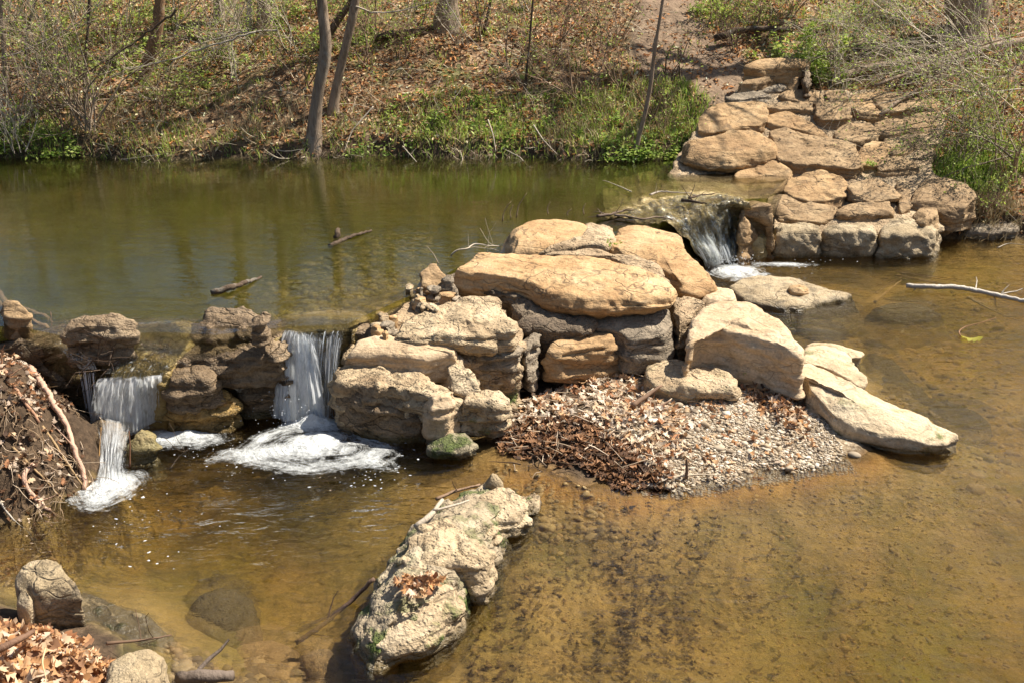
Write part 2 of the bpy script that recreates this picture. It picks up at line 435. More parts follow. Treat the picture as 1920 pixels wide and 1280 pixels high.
wlv = np.where(gp['u'] > -0.05, UP, LO) * (GX < 3.4)
bedw = np.where((gp['u'] > -0.2) & (gp['s'] < 0.05), smooth(0.02, -0.03, GZ - UP), smooth(0.02, -0.03, GZ))
bedw = np.where((gp['s'] > 0.1), 0, bedw)
uppw = smooth(-0.3, -0.1, gp['u'])
ushal = np.exp(-((GX + 0.9) ** 2 / 1.2 + (GY - 7.6) ** 2 / 1.0))
gme = make_mesh("ground", np.stack([GX, GY, GZ], -1).reshape(-1, 3), gq, None, ground_mat(), True, None,
                dict(hill=hillw.ravel(), path=pathw.ravel(), bed=bedw.ravel(), upper=uppw.ravel(), ushal=ushal.ravel(), rust=(.75 * np.exp(-((gp['g'] + .12) / .16) ** 2) * smooth(-.3, .3, GX) + .45 * np.exp(-((GX + .1) ** 2 / .25 + (GY - 5.75) ** 2 / .12))).ravel(), olive=(.9 * np.exp(-((GX - 2.0) ** 2 / 1.0 + (GY - 4.2) ** 2 / .5)) + .5 * np.exp(-((GX + 1.5) ** 2 / .8 + (GY - 5.3) ** 2 / .5))).ravel(),
                     gravel=(smooth(-0.02, 0.1, gp['g']) * smooth(0.3, 0.9, GX)).ravel()))
tag(link("ground", gme), kind='structure')

# ------------------------------------------------------------------ water of the two pools: a rippled sheet over a clouded body of water
def water_surface_mat(name, bs, scale, aniso, rot, shift=0.0):
    m = NT(name)
    p = m.pos((1.0, aniso, 1.0), (0, 0, rot))
    n = m.math('ADD', m.noise(p, scale, 3, .5, .6), m.math('MULTIPLY', m.noise(p, scale * 3.3, 2, .5, .4), 0.28))
    amp = m.mr(m.noise(m.pos(), 0.7, 2), 0.35, 0.65, 0.4, 1.2)
    a = m.n('Attribute', attribute_name='rough').outputs[2]
    nb = m.n('Bump', i={'Height': n, 'Strength': m.math('MULTIPLY', m.math('MULTIPLY', amp, bs), m.math('ADD', 1.0, m.math('MULTIPLY', a, 5.0))), 'Distance': 0.05}).outputs[0]
    fr = m.n('Fresnel', i={'IOR': 1.33, 'Normal': nb}).outputs[0]
    gl = m.n('BsdfGlossy', i={'Color': (1, 1, 1), 'Roughness': 0.03, 'Normal': nb}).outputs[0]
    tr = m.n('BsdfTransparent', i={'Color': (0.98, 0.98, 0.95)}).outputs[0]
    if shift: tr = m.n('MixShader', i={0: shift, 1: tr, 2: m.n('BsdfRefraction', i={'Color': (1, 1, 1), 'Roughness': 0.0, 'IOR': 1.33, 'Normal': nb}).outputs[0]}).outputs[0]
    m.t.links.new(m.n('MixShader', i={0: fr, 1: tr, 2: gl}).outputs[0], m.out.inputs[0])
    return m
def water_mat(*a, absorb=(0.5, 0.4, 0.1), ad=1.0, scat=(0.5, 0.45, 0.2), sd=0.3):
    m = water_surface_mat(*a)
    ab = m.n('VolumeAbsorption', i={'Color': absorb, 'Density': ad}).outputs[0]
    sc = m.n('VolumeScatter', i={'Color': scat, 'Density': sd, 'Anisotropy': 0.3}).outputs[0]
    m.t.links.new(m.n('AddShader', i={0: ab, 1: sc}).outputs[0], m.out.inputs[1])
    return m.m

def pool(name, poly, zt, zb, mat, rough_pts):
    poly = np.asarray(poly, float)
    if sum(poly[i][0] * poly[(i + 1) % len(poly)][1] - poly[(i + 1) % len(poly)][0] * poly[i][1] for i in range(len(poly))) < 0: poly = poly[::-1]
    import bmesh
    bm = bmesh.new()
    vs = [bm.verts.new((x, y, zt)) for x, y in poly]
    f = bm.faces.new(vs)
    r = bmesh.ops.extrude_face_region(bm, geom=[f])
    for v in [e for e in r['geom'] if isinstance(e, bmesh.types.BMVert)]: v.co.z = zb
    bmesh.ops.recalc_face_normals(bm, faces=bm.faces)
    top = [f for f in bm.faces if abs(f.normal.z) > .9 and f.calc_center_median().z > (zt + zb) / 2]
    bmesh.ops.triangulate(bm, faces=bm.faces)
    for ax, lo, hi in ((0, -6, 6), (1, 3.5, 13)):
        for c in np.arange(lo, hi, 0.25):
            co = [0, 0, 0]; no = [0, 0, 0]; co[ax] = c; no[ax] = 1
            bmesh.ops.bisect_plane(bm, geom=bm.verts[:] + bm.edges[:] + bm.faces[:], plane_co=co, plane_no=no)
    me = bpy.data.meshes.new(name); bm.to_mesh(me); bm.free()
    a = me.attributes.new('rough', 'FLOAT', 'POINT')
    vals = []
    for v in me.vertices:
        w = 0
        for (x, y, r_) in rough_pts: w = max(w, math.exp(-((v.co.x - x) ** 2 + (v.co.y - y) ** 2) / (r_ * r_)))
        vals.append(w)
    a.data.foreach_set('value', vals)
    me.materials.append(mat)
    o = link(name, me); tag(o, kind='structure'); return o

UPW = W([(-900, 610), (30, 612), (110, 628), (180, 628), (300, 622), (400, 628), (545, 612), (650, 608), (700, 585), (790, 545), (860, 500), (960, 470), (1130, 455), (1215, 425), (1260, 395), (1340, 375), (1440, 372), (1480, 330)], UP)
UPW = list(map(tuple, UPW)) + [(2.9, 11.6), (3.0, 13.3), (-13, 13.6)]
pool("upper_pool_water", UPW, UP, 0.03, water_mat("upper_water", 0.08, 3.2, 2.6, R(4), 0.4, absorb=(0.62, 0.62, 0.12), ad=1.5, scat=(0.50, 0.48, 0.14), sd=0.22), [(-1.2, 7.0, .5), (-2.4, 7.0, .4)])
pool("creek_water", [(-11, -1), (11, -1), (11, 12.4), (-11, 12.4)], LO, -1.2,
     water_mat("lower_water", 0.42, 4.2, 2.2, R(-20), 0.42, absorb=(0.78, 0.66, 0.26), ad=1.6, scat=(0.60, 0.46, 0.13), sd=0.22),
     [(-1.3, 6.1, .9), (-2.2, 5.6, .6), (1.9, 9.9, .6)])
# ------------------------------------------------------------------ rocks
SAND = rock_mat("sandstone", (0.35, 0.20, 0.085), (0.50, 0.315, 0.15), (0.60, 0.43, 0.24), stain=0.5, bump=0.55, pits=.15, strata=.6, crack=.6)
SANDW = rock_mat("brown_sandstone", (0.26, 0.15, 0.065), (0.42, 0.265, 0.125), (0.52, 0.36, 0.19), stain=0.6, bump=0.55, pits=.2, strata=.5, crack=.45)
SANDP = rock_mat("pale_sandstone", (0.42, 0.28, 0.15), (0.56, 0.41, 0.25), (0.64, 0.50, 0.33), stain=0.3, bump=0.45, pits=.2, strata=.5, wet_z=0.0)
ORANGE = rock_mat("orange_sandstone", (0.28, 0.16, 0.07), (0.44, 0.275, 0.13), (0.54, 0.38, 0.21), stain=0.4, bump=0.6, pits=.2, strata=.6, crack=.5)
BROWN = rock_mat("weathered_sandstone", (0.21, 0.13, 0.06), (0.36, 0.235, 0.12), (0.47, 0.33, 0.18), stain=0.7, bump=0.6, pits=.2, strata=.5, crack=.5)
LIME = rock_mat("rough_limestone", (0.30, 0.205, 0.115), (0.48, 0.36, 0.215), (0.62, 0.49, 0.32), stain=0.45, bump=0.9, pits=.7, strata=.3, fine=45, wet_z=0.0, moss=.12)
GREY = rock_mat("grey_weathered_rock", (0.15, 0.12, 0.085), (0.30, 0.235, 0.16), (0.42, 0.34, 0.24), stain=0.55, bump=0.8, pits=.5, strata=.4, wet_z=0.0)
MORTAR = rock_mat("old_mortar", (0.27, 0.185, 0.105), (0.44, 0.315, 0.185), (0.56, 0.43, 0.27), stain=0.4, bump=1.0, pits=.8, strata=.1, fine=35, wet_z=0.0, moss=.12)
DARKM = rock_mat("dark_mortar", (0.10, 0.07, 0.045), (0.19, 0.14, 0.09), (0.30, 0.23, 0.15), stain=0.4, bump=1.0, pits=.8, strata=.1, wet_z=0.0)  # mortar in darker tones
ALGAE = rock_mat("algae_rock", (0.20, 0.13, 0.04), (0.38, 0.27, 0.10), (0.50, 0.37, 0.16), stain=0.3, bump=0.9, pits=.2, strata=.1, rough=0.3, wet_z=None, fine=30)
GOLD = rock_mat("golden_algae", (0.30, 0.21, 0.08), (0.50, 0.38, 0.18), (0.64, 0.52, 0.28), stain=0.3, bump=1.0, pits=.3, strata=.1, rough=0.3, fine=30)
DARKR = rock_mat("dark_wet_rock", (0.11, 0.07, 0.035), (0.23, 0.155, 0.085), (0.36, 0.26, 0.155), stain=0.45, bump=1.0, pits=.5, strata=.3, rough=0.55, wet_z=0.02, wetcol=(.05, .04, .015))
SPECK = rock_mat("speckled_rock", (0.26, 0.19, 0.105), (0.42, 0.32, 0.19), (0.54, 0.43, 0.28), dark=(.05, .04, .03), stain=0.7, bump=0.8, pits=.4, strata=.1, fine=90, wet_z=0.0)
SLAB = rock_mat("slab_stone", (0.42, 0.31, 0.18), (0.56, 0.43, 0.27), (0.64, 0.52, 0.35), stain=0.25, bump=0.5, pits=.35, strata=.2, wet_z=0.0, moss=.1)

def chaikin(p, it):
    for _ in range(it):
        q = np.roll(p, -1, axis=0)
        p = np.stack([0.84 * p + 0.16 * q, 0.16 * p + 0.84 * q], 1).reshape(-1, p.shape[1])
    return p

def resample(p, n):
    q = np.concatenate([p, p[:1]]); d = np.r_[0, np.cumsum(np.linalg.norm(np.diff(q[:, :2], axis=0), axis=1))]
    t = np.linspace(0, d[-1], n, endpoint=False)
    return np.stack([np.interp(t, d, q[:, k]) for k in range(p.shape[1])], 1)

def rock_mesh(top, zb, mat, taper=0.95, rnd=0.04, bulge=0.0, sp=0.02, chips=4, amp=(0.03, 0.012, 0.004), size=(0.5, 0.14, 0.045),
              strata=0.0, dome=0.02, zpow=1.0, cen=None, seed=0, soft=1, shift=(0, 0), planef=None, name='stone', facet=None, ledge=None, ledge_th=.065):
    rng = np.random.RandomState(seed + 11)
    top = chaikin(np.asarray(top, float), soft)
    a = top; x, y = a[:, 0], a[:, 1]; x2, y2 = np.roll(x, -1), np.roll(y, -1); cr = x * y2 - x2 * y; A = cr.sum() / 2
    if A < 0: top = top[::-1]; x, y = top[:, 0], top[:, 1]; x2, y2 = np.roll(x, -1), np.roll(y, -1); cr = x * y2 - x2 * y; A = cr.sum() / 2
    c = np.array([((x + x2) * cr).sum() / (6 * A), ((y + y2) * cr).sum() / (6 * A)])
    if cen is not None: c = np.asarray(cen[:2], float)
    per = np.linalg.norm(np.diff(np.r_[top, top[:1]], axis=0)[:, :2], axis=1).sum()
    n = int(np.clip(per / sp, 20, 360)); top = resample(top, n)
    zc = (cen[2] if cen is not None and len(cen) > 2 else top[:, 2].mean())
    if planef is not None: zc = planef(c[0], c[1])
    rad = np.sqrt(abs(A) / np.pi); H = max(zc - zb, 0.02)
    m = max(4, int(rad / sp)); k = max(4, int(H / sp))
    rr = min(rnd / rad, 0.8); rw = min(rnd / H, 0.6)
    prof = [(s, 0.0) for s in np.linspace(0, 1 - rr, m)]
    nr = max(3, int(rnd * 1.6 / sp))
    prof += [(1 - rr * (1 - math.sin(t)), rw * (1 - math.cos(t))) for t in np.linspace(0, math.pi / 2, nr + 1)[1:]]
    for w in np.linspace(rw, 1, k + 1)[1:]:
        f = (w - rw) / (1 - rw); prof.append((1 + (taper - 1) * f ** 1.2 + bulge * math.sin(math.pi * min(f * 1.0, 1)), w))
    prof += [(taper * 0.6, 1.03), (taper * 0.2, 1.04)]
    S = np.array([p[0] for p in prof]); Wt = np.array([p[1] for p in prof])
    d = top[:, :2] - c
    XY = c + S[1:, None, None] * d[None] + np.asarray(shift)[None, None] * np.clip(Wt[1:], 0, 1)[:, None, None]
    tz = zc + (np.minimum(S[1:, None], 1) ** zpow) * (top[None, :, 2] - zc) + dome * (1 - np.minimum(S[1:, None], 1) ** 2)
    Z = tz * (1 - Wt[1:, None]) + zb * Wt[1:, None]
    V = np.concatenate([np.r_[c, zc + dome][None], np.concatenate([XY, Z[..., None]], -1).reshape(-1, 3), np.r_[c + np.asarray(shift), zb - 0.04 * H][None]])
    nrng = len(prof) - 1
    i = np.arange(nrng - 1)[:, None] * n + 1; j = np.arange(n)[None]; j2 = (j + 1) % n
    q = np.stack([i + j, i + n + j, i + n + j2, i + j2], -1).reshape(-1, 4)
    jj = np.arange(n); t1 = np.stack([np.zeros(n, int), 1 + jj, 1 + (jj + 1) % n], -1)
    last = 1 + (nrng - 1) * n; t2 = np.stack([np.full(n, len(V) - 1), last + (jj + 1) % n, last + jj], -1)
    tris = np.concatenate([t1, t2])
    # chipped faces
    ctr = np.array([c[0], c[1], (zc + zb) / 2])
    for _ in range(chips):
        nv = rng.normal(size=3); nv[2] = abs(nv[2]) * 0.5 + rng.uniform(-.2, .3); nv /= np.linalg.norm(nv)
        pr = (V - ctr) @ nv; lim = pr.max() * (rng.uniform(0.84, 0.96) if rad > .12 else rng.uniform(.62, .88))
        o = np.clip(pr - lim, 0, None) * 0.92; V = V - o[:, None] * nv
    # noise along the normals
    def normals(V):
        N = np.zeros_like(V)
        fn = np.cross(V[q[:, 2]] - V[q[:, 0]], V[q[:, 3]] - V[q[:, 1]])
        for a_ in range(4): np.add.at(N, q[:, a_], fn)
        fn = np.cross(V[tris[:, 1]] - V[tris[:, 0]], V[tris[:, 2]] - V[tris[:, 0]])
        for a_ in range(3): np.add.at(N, tris[:, a_], fn)
        return N / (np.linalg.norm(N, axis=1)[:, None] + 1e-9)
    N = normals(V); q0 = V + seed * 3.7
    sc_ = min(1.0, max(0.3, min(rad, 1.6 * H) / 0.30)); amp = [a_ * sc_ for a_ in amp]; size = [max(.35, sc_) * s_ for s_ in size[:2]] + [size[2]]
    D = amp[0] * fbm(q0 / size[0], 2)
    r1 = 1 - np.abs(pnoise(q0 / size[1] * 1.3 + 5)) * 2.2
    topf = 1 - .62 * smooth(.6, .92, N[:, 2]); D = D * topf
    D = D + topf * amp[1] * (pnoise(q0 / size[1]) + 0.5 * r1) + amp[2] * fbm(q0 / size[2], 2)
    if facet is None: facet = 0.0 if mat in (SAND, ALGAE, GOLD) else (.25 if mat in (SANDP, SLAB, BROWN, SPECK, SANDW) else .38)
    if facet:
        cs = max(.05, .16 * min(1, rad / .3)) ; lo, hi = V.min(0), V.max(0); vol = np.prod(hi - lo)
        ns_ = int(np.clip(vol / cs ** 3 * 1.0, 8, 260)); sd_ = rng.uniform(lo, hi, (ns_, 3)); tl = rng.normal(0, .38, (ns_, 3)); of = rng.normal(0, cs * .06, ns_)
        wp = V + .25 * cs * np.stack([pnoise(q0 / cs * 1.5), pnoise(q0 / cs * 1.5 + 9), pnoise(q0 / cs * 1.5 + 19)], -1)
        best = np.full(len(V), 1e9); bi = np.zeros(len(V), int); sec = np.full(len(V), 1e9)
        for i_ in range(ns_):
            dd = ((wp - sd_[i_]) * (1, 1, 1.6)); dd = (dd * dd).sum(1); up = dd < best
            sec = np.where(up, best, np.minimum(sec, dd)); bi = np.where(up, i_, bi); best = np.where(up, dd, best)
        edge = np.sqrt(sec) - np.sqrt(best)
        fc = ((V - sd_[bi]) * tl[bi]).sum(1) + of[bi]
        D = D + facet * np.clip(fc, -.25 * cs, .25 * cs) * smooth(0, .10 * cs, edge) - facet * .05 * cs * smooth(.10 * cs, 0, edge)
    if ledge is None: ledge = 0.0 if mat in (ALGAE, GOLD, SPECK) else (.010 if mat in (SAND, SANDP, SANDW, BROWN, SLAB) else .020)
    if ledge:
        side_ = smooth(.85, .35, np.abs(N[:, 2])); th = ledge_th * max(.5, min(1, rad / .25))
        zz = (q0[:, 2] + .06 * pnoise(np.stack([q0[:, 0] * 1.6, q0[:, 1] * 1.6, q0[:, 2] * .5], -1)) + .012 * pnoise(q0 * 11)) / th
        zi = np.floor(zz); fr = zz - zi; hsh = lambda a: np.modf(np.abs(np.sin(a * 12.9898 + seed) * 43758.5453))[0] - .5
        blk = pnoise(np.stack([q0[:, 0] * 4.5, q0[:, 1] * 4.5, zi * 3.1], -1))
        o_ = 2 * hsh(zi) + 1.6 * blk; o2 = 2 * hsh(zi + 1) + 1.6 * pnoise(np.stack([q0[:, 0] * 4.5, q0[:, 1] * 4.5, (zi + 1) * 3.1], -1))
        t_ = smooth(.86, 1.0, fr); D = D + side_ * ledge * (o_ * (1 - t_) + o2 * t_) - side_ * ledge * .6 * np.exp(-((fr - .9) / .07) ** 2)
    if strata:
        side = 1 - np.clip(np.abs(N[:, 2]) * 1.2, 0, 1)
        D = D + strata * side * (pnoise(np.stack([q0[:, 0] * 1.2, q0[:, 1] * 1.2, q0[:, 2] * 26 + 2 * pnoise(q0 * 2.2)], -1)))
        lay = np.abs(pnoise(np.stack([q0[:, 0] * 2.0, q0[:, 1] * 2.0, q0[:, 2] * 14], -1)))
        D = D - strata * 1.2 * side * smooth(0.10, 0.0, lay)
    V = V + N * D[:, None]
    org = np.array([c[0], c[1], zb])
    me = make_mesh(name, V - org, q, tris, mat)
    return me, org

def ptop(view, pts, z):
    """z: a number, (z at the lowest picture row, z at the highest), or a plane ('a', offset) / ('h', offset)"""
    pts = vw(view, pts); ys = [p[1] for p in pts]; lo, hi = min(ys), max(ys); out = []
    for p in pts:
        if len(p) > 2: out.append(P(p[0], p[1], p[2]))
        elif isinstance(z, tuple) and z[0] == 'a': out.append(PP(p[0], p[1], 0.30 + z[1], 11.0, 0.41))
        elif isinstance(z, tuple) and z[0] == 'h': out.append(PH(p[0], p[1], z[1]))
        elif isinstance(z, tuple): out.append(P(p[0], p[1], z[0] + (z[1] - z[0]) * (hi - p[1]) / (hi - lo + 1e-9)))
        else: out.append(P(p[0], p[1], z))
    return np.array(out)

_seed = [0]
def rock(view, pts, z, zb, mat, parent=None, name='boulder', label=None, cat='rock', group=None, **kw):
    _seed[0] += 1
    kw.setdefault('seed', _seed[0])
    if isinstance(zb, str): zb = None
    T = ptop(view, pts, z)
    if zb is None: zb = T[:, 2].min() - 0.25
    me, org = rock_mesh(T, zb, mat, name=name, **kw)
    if parent is not None:
        o = link(name, me, parent, org - np.array(parent.location))
        if label: o['label'] = label
    else:
        o = link(name, me, None, org); tag(o, label, cat, group)
    return o

# --- the right abutment: a sloping wall of sandstones set in mortar
ab = empty("stone_abutment", P(1600, 470, 0)); tag(ab, "sloping wall of brown sandstones set in mortar at the far end of the dam", "stone wall")
rock(4, [(60, 505), (240, 200), (420, 70), (660, 25), (1340, 25), (1500, 100), (1500, 250), (1420, 420), (1650, 560), (1490, 640), (1485, 740), (1180, 770), (640, 770), (480, 640), (400, 590)], ('a', -0.004), -0.1, MORTAR, ab, 'mortar', sp=0.035, chips=0, amp=(.03, .02, .01), planef=lambda x, y: 0.25 + 0.41 * (y - 11.0), dome=0)
AB = [
 ([(250,185),(290,120),(420,90),(580,85),(585,210),(480,205),(380,230),(260,235)], .10, SANDW),
 ([(590,105),(700,75),(830,90),(825,125),(640,120)], .04, BROWN),
 ([(612,135),(700,135),(800,175),(900,245),(880,262),(780,230),(615,205)], .06, SANDW),
 ([(845,95),(930,80),(1020,105),(1025,150),(930,185),(850,155)], .09, BROWN),
 ([(1000,85),(1150,75),(1215,140),(1190,152),(1080,148),(1030,110)], .07, SANDW),
 ([(1150,68),(1250,35),(1370,50),(1388,100),(1300,130),(1215,135)], .10, BROWN),
 ([(1340,30),(1420,40),(1490,90),(1485,125),(1400,125),(1388,70)], .10, ORANGE),
 ([(952,235),(1010,195),(1150,195),(1168,260),(1050,285),(962,272)], .09, BROWN),
 ([(1150,205),(1210,168),(1300,178),(1318,225),(1240,252),(1170,245)], .08, BROWN),
 ([(1308,180),(1380,140),(1455,140),(1458,205),(1370,232),(1320,228)], .09, BROWN),
 ([(615,215),(680,212),(800,258),(1000,285),(1085,325),(1085,400),(1030,425),(900,400),(760,400),(665,375),(655,300)], .14, BROWN),
 ([(1080,310),(1180,275),(1245,330),(1200,380),(1150,410),(1085,400)], .05, SANDW),
 ([(1200,280),(1330,255),(1368,310),(1330,340),(1240,350)], .04, BROWN),
 ([(1165,415),(1240,365),(1330,360),(1385,430),(1300,442),(1180,440)], .05, BROWN),
 ([(430,475),(540,385),(660,395),(738,455),(670,512),(540,535),(490,535)], .08, SANDW),
 ([(80,485),(200,415),(300,430),(440,450),(430,490),(250,505),(110,508)], .0, GREY),
 ([(110,540),(300,500),(470,480),(500,545),(470,600),(400,575),(250,550)], -.02, GREY),
 ([(690,545),(740,470),(860,438),(1000,478),(1005,545),(960,590),(860,595),(760,582)], .08, SANDW),
 ([(605,580),(700,565),(800,595),(950,618),(935,670),(850,690),(700,680),(650,650)], .06, BROWN),
 ([(1275,455),(1330,520),(1340,625),(1285,650),(1268,540)], .05, BROWN),
 ([(1340,600),(1400,500),(1500,478),(1600,508),(1668,570),(1600,640),(1480,622)], .10, BROWN),
 ([(665,45),(700,28),(840,22),(893,70),(830,88),(700,72)], .06, BROWN),
 ([(880,35),(1000,22),(1012,65),(910,78)], .06, BROWN),
 ([(1020,50),(1150,32),(1235,35),(1160,65),(1040,72)], .05, SANDW),
 ([(380,68),(440,32),(560,28),(605,60),(420,78)], .05, GREY),
 ([(480,620),(600,600),(650,660),(640,700),(520,690)], -.02, BROWN),
 ([(420,620),(480,600),(520,680),(500,740),(440,700)], -.05, ALGAE),
]
for pts, off, mt in AB:
    off *= .6; cc_ = np.mean(pts, axis=0); pts = [tuple(cc_ + 1.11 * (np.array(q_) - cc_)) for q_ in pts]; T = ptop(4, pts, ('a', off))
    rock(4, pts, ('a', off), T[:, 2].min() - 0.16 - off, mt, ab, 'stone', sp=0.02, chips=3, rnd=0.02, amp=(.028, .010, .004), strata=.008, taper=1.0, dome=.005)
rock(4, [(135,315),(160,280),(300,262),(450,215),(560,222),(655,280),(660,325),(560,365),(400,405),(280,395),(160,350)], ('a', .16), 0.62, SANDW, ab, 'stone', label="large oval overhanging boulder at the waterside corner", sp=.022, rnd=.12, bulge=.02, dome=.05, taper=.8, chips=2, strata=.008)
rock(4, [(1000,548),(1010,500),(1150,470),(1275,530),(1290,572),(1180,598),(1060,588)], ('a', .10), 0.42, BROWN, ab, 'stone', sp=.02, chips=4, strata=.02, rnd=.03)
rock(4, [(955,622),(1060,600),(1262,590),(1268,650),(1150,672),(940,668)], ('a', .07), 0.10, BROWN, ab, 'stone', sp=.02, chips=3, strata=.012, rnd=.04)
for pts in ([(640,712),(740,700),(868,705),(872,760),(655,768)], [(872,735),(950,703),(1160,705),(1168,762),(950,765)], [(1180,730),(1230,690),(1330,670),(1475,650),(1482,700),(1462,762),(1300,768),(1190,765)]):
    rock(4, pts, (0.24, 0.30), -0.2, SPECK, ab, 'stone', sp=.02, chips=1, rnd=.09, bulge=.05, taper=1.08, amp=(.03, .03, .012), size=(.4, .1, .04))
rock(4, [(1335,655),(1400,632),(1482,622),(1486,665),(1400,690)], 0.36, 0.0, BROWN, ab, 'stone', sp=.02)
# steps that climb from the abutment to the path
st = empty("stone_steps", PH(1450, 165)); tag(st, "flight of worn flat stone steps leading up to the dirt path", "steps")
rock(3, [(475,345),(520,312),(620,296),(800,296),(822,312),(790,332),(640,345),(560,352)], ('h', .32), None, SANDW, st, 'step', sp=.025, strata=.01, chips=2)
rock(3, [(420,445),(500,400),(600,370),(780,345),(775,372),(690,385),(560,432)], ('h', .20), None, BROWN, st, 'step', sp=.025, strata=.01, chips=2)
rock(3, [(410,470),(460,448),(560,436),(690,426),(722,452),(600,472),(470,490)], ('h', .10), None, GREY, st, 'step', sp=.025, strata=.01, chips=2)
rock(3, [(380,505),(420,480),(600,474),(640,500),(560,520),(420,520)], ('h', .08), None, GREY, st, 'step', sp=.025, strata=.01, chips=2)
rock(3, [(682,388),(740,370),(765,400),(752,450),(705,425)], ('h', .16), None, ORANGE, st, 'stone', label="small orange stone on edge", sp=.02, chips=3)
rock(3, [(785,305),(820,305),(826,440),(800,455),(780,420)], ('h', .26), None, DARKR, st, 'stone', sp=.02, chips=3)

rock(4, [(1508,715),(1560,672),(1680,648),(1800,642),(1898,705),(1885,735),(1780,748),(1600,745)], (0.10, 0.17), -0.15, GREY, name='boulder', label="rounded grey-brown boulder at the waterline right of the stone wall", sp=.02, rnd=.07, chips=3, bulge=.04, taper=1.0)

# --- the middle island of boulders
rock(6, [(565,285),(620,235),(720,225),(900,240),(1100,235),(1300,245),(1430,280),(1560,320),(1640,360),(1668,405),(1640,440),(1500,455),(1350,455),(1200,445),(1050,420),(950,370),(800,345),(650,325),(590,305)], (0.64, 0.75), 0.50, SAND, label="long flat tan boulder topping the middle of the dam", sp=.016, rnd=.08, dome=.035, taper=.84, chips=3, amp=(.035, .020, .006), strata=.016, bulge=.02)
n1 = rock(6, [(832,180),(850,130),(960,75),(1100,62),(1250,85),(1270,130),(1200,190),(1100,205),(980,215),(860,215)], (0.68, 0.74), 0.3, SAND, label="rounded tan boulder at the back of the middle dam beside the pond", sp=.02, rnd=.12, dome=.04, amp=(.03, .012, .004), chips=2)
n2 = rock('R', [(0,760),(0,600),(150,600),(230,470),(450,480),(700,540),(850,580),(900,740),(1000,830),(1080,920),(1175,1020),(1180,1070),(1000,1120),(850,1110),(780,1040),(600,950),(400,860),(200,800)], (0.55, 0.68), 0.25, SAND, label="broad tan boulder with a cracked top next to the far cascade", sp=.018, rnd=.09, dome=.05, amp=(.03, .018, .005), chips=3, strata=.01, taper=.85)
rock(6, [(980,225),(1100,205),(1250,185),(1330,200),(1350,100),(1230,90),(1200,180)], (0.69, 0.71), 0.3, MORTAR, name='mortar_patch', label="grey mortar filling between the two rear tan boulders", cat='mortar', sp=.025, chips=0)
rock(6, [(1000,235),(1250,215),(1500,260),(1590,300),(1610,350),(1520,330),(1300,255),(1100,245)], (0.66, 0.70), 0.35, MORTAR, name='mortar_seam', label="pale mortar seam behind the long flat tan boulder", cat='mortar', sp=.025, chips=0)
rock(7, [(210,585),(200,520),(230,430),(330,345),(400,320),(540,322),(640,390),(760,470),(825,550),(832,595),(790,600),(700,560),(560,520),(420,485),(300,480)], (0.44, 0.56), 0.12, SANDP, label="wedge-shaped tan boulder with a shaded face above the gravel bar", sp=.018, rnd=.07, dome=.03, taper=1.0, chips=4, strata=.01, amp=(.035, .015, .004))
rock(7, [(300,330),(370,250),(450,262),(495,320),(400,330),(330,350)], (0.46, 0.5), 0.1, SANDP, label="small pale boulder wedged behind the wedge-shaped boulder", sp=.02, rnd=.06)
rock(7, [(150,340),(200,290),(300,330),(330,350),(230,430),(190,440)], (0.48, 0.52), 0.1, MORTAR, name='mortar_patch', label="crumbly mortar lump under the right end of the flat boulder", cat='mortar', sp=.02, chips=1, amp=(.04, .03, .01))
rock(7, [(440,255),(500,225),(620,210),(750,215),(850,240),(960,282),(1070,298),(1000,318),(880,345),(780,385),(640,360),(520,330)], (0.02, 0.09), -0.25, SPECK, label="low speckled boulder half under water near the far cascade", facet=.08, soft=0, taper=1.25, ledge=0, sp=.02, rnd=.03, dome=.05, chips=1, strata=.006)
rock(7, [(760,250),(800,248),(848,262),(800,275),(755,268)], (0.135, 0.14), .08, ORANGE, name='pebble', label="small brown wet hollow stone lying on the speckled boulder", sp=.015, chips=0, dome=0.002)
# support column under the flat boulder
pil = rock(6, [(1245,470),(1400,460),(1600,480),(1625,560),(1640,625),(1420,640),(1380,600),(1250,580)], (0.40, 0.52), 0.16, GREY, name='support_block', label="smooth grey block holding up the right end of the flat boulder", facet=.15, sp=.02, chips=2, rnd=.02, amp=(.015, .006, .002), taper=1.02)
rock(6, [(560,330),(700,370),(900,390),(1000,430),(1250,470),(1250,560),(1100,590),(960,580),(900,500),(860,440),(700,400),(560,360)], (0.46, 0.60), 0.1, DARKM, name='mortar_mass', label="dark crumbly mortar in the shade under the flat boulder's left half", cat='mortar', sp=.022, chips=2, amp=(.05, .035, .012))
rock(6, [(1080,510),(1240,480),(1250,540),(1130,570),(1090,560)], (0.40, .44), 0.2, GREY, label="dark flat stone tucked below the middle of the flat boulder", sp=.022)
rock(6, [(1018,680),(1050,630),(1120,600),(1180,575),(1290,560),(1390,605),(1392,625),(1350,665),(1230,680),(1100,705)], (0.34, 0.43), 0.12, ORANGE, label="blocky orange-brown stone beside the smooth grey block", sp=.017, chips=6, strata=.02, rnd=.03, taper=.88, amp=(.03, .02, .005))
rock(6, [(1165,795),(1260,735),(1350,685),(1405,675),(1430,715),(1380,760),(1230,800)], (0.13, 0.22), 0.02, SANDP, label="small flat stone below the orange-brown block", sp=.017, rnd=.02)
rock('G', [(820,130),(835,60),(960,28),(1090,55),(1190,75),(1260,110),(1320,160),(1310,185),(1180,190),(1050,205),(930,180),(850,150)], (0.22, 0.26), 0.06, LIME, label="flat rough limestone slab at the top of the gravel bar", sp=.018, rnd=.03, chips=3, strata=.008)
rock('G', [(1190,80),(1290,50),(1400,60),(1500,80),(1505,115),(1420,130),(1300,125),(1230,115)], (0.18, 0.24), 0.05, SANDP, label="thin pale flagstone under the wedge-shaped boulder", sp=.018, rnd=.02)
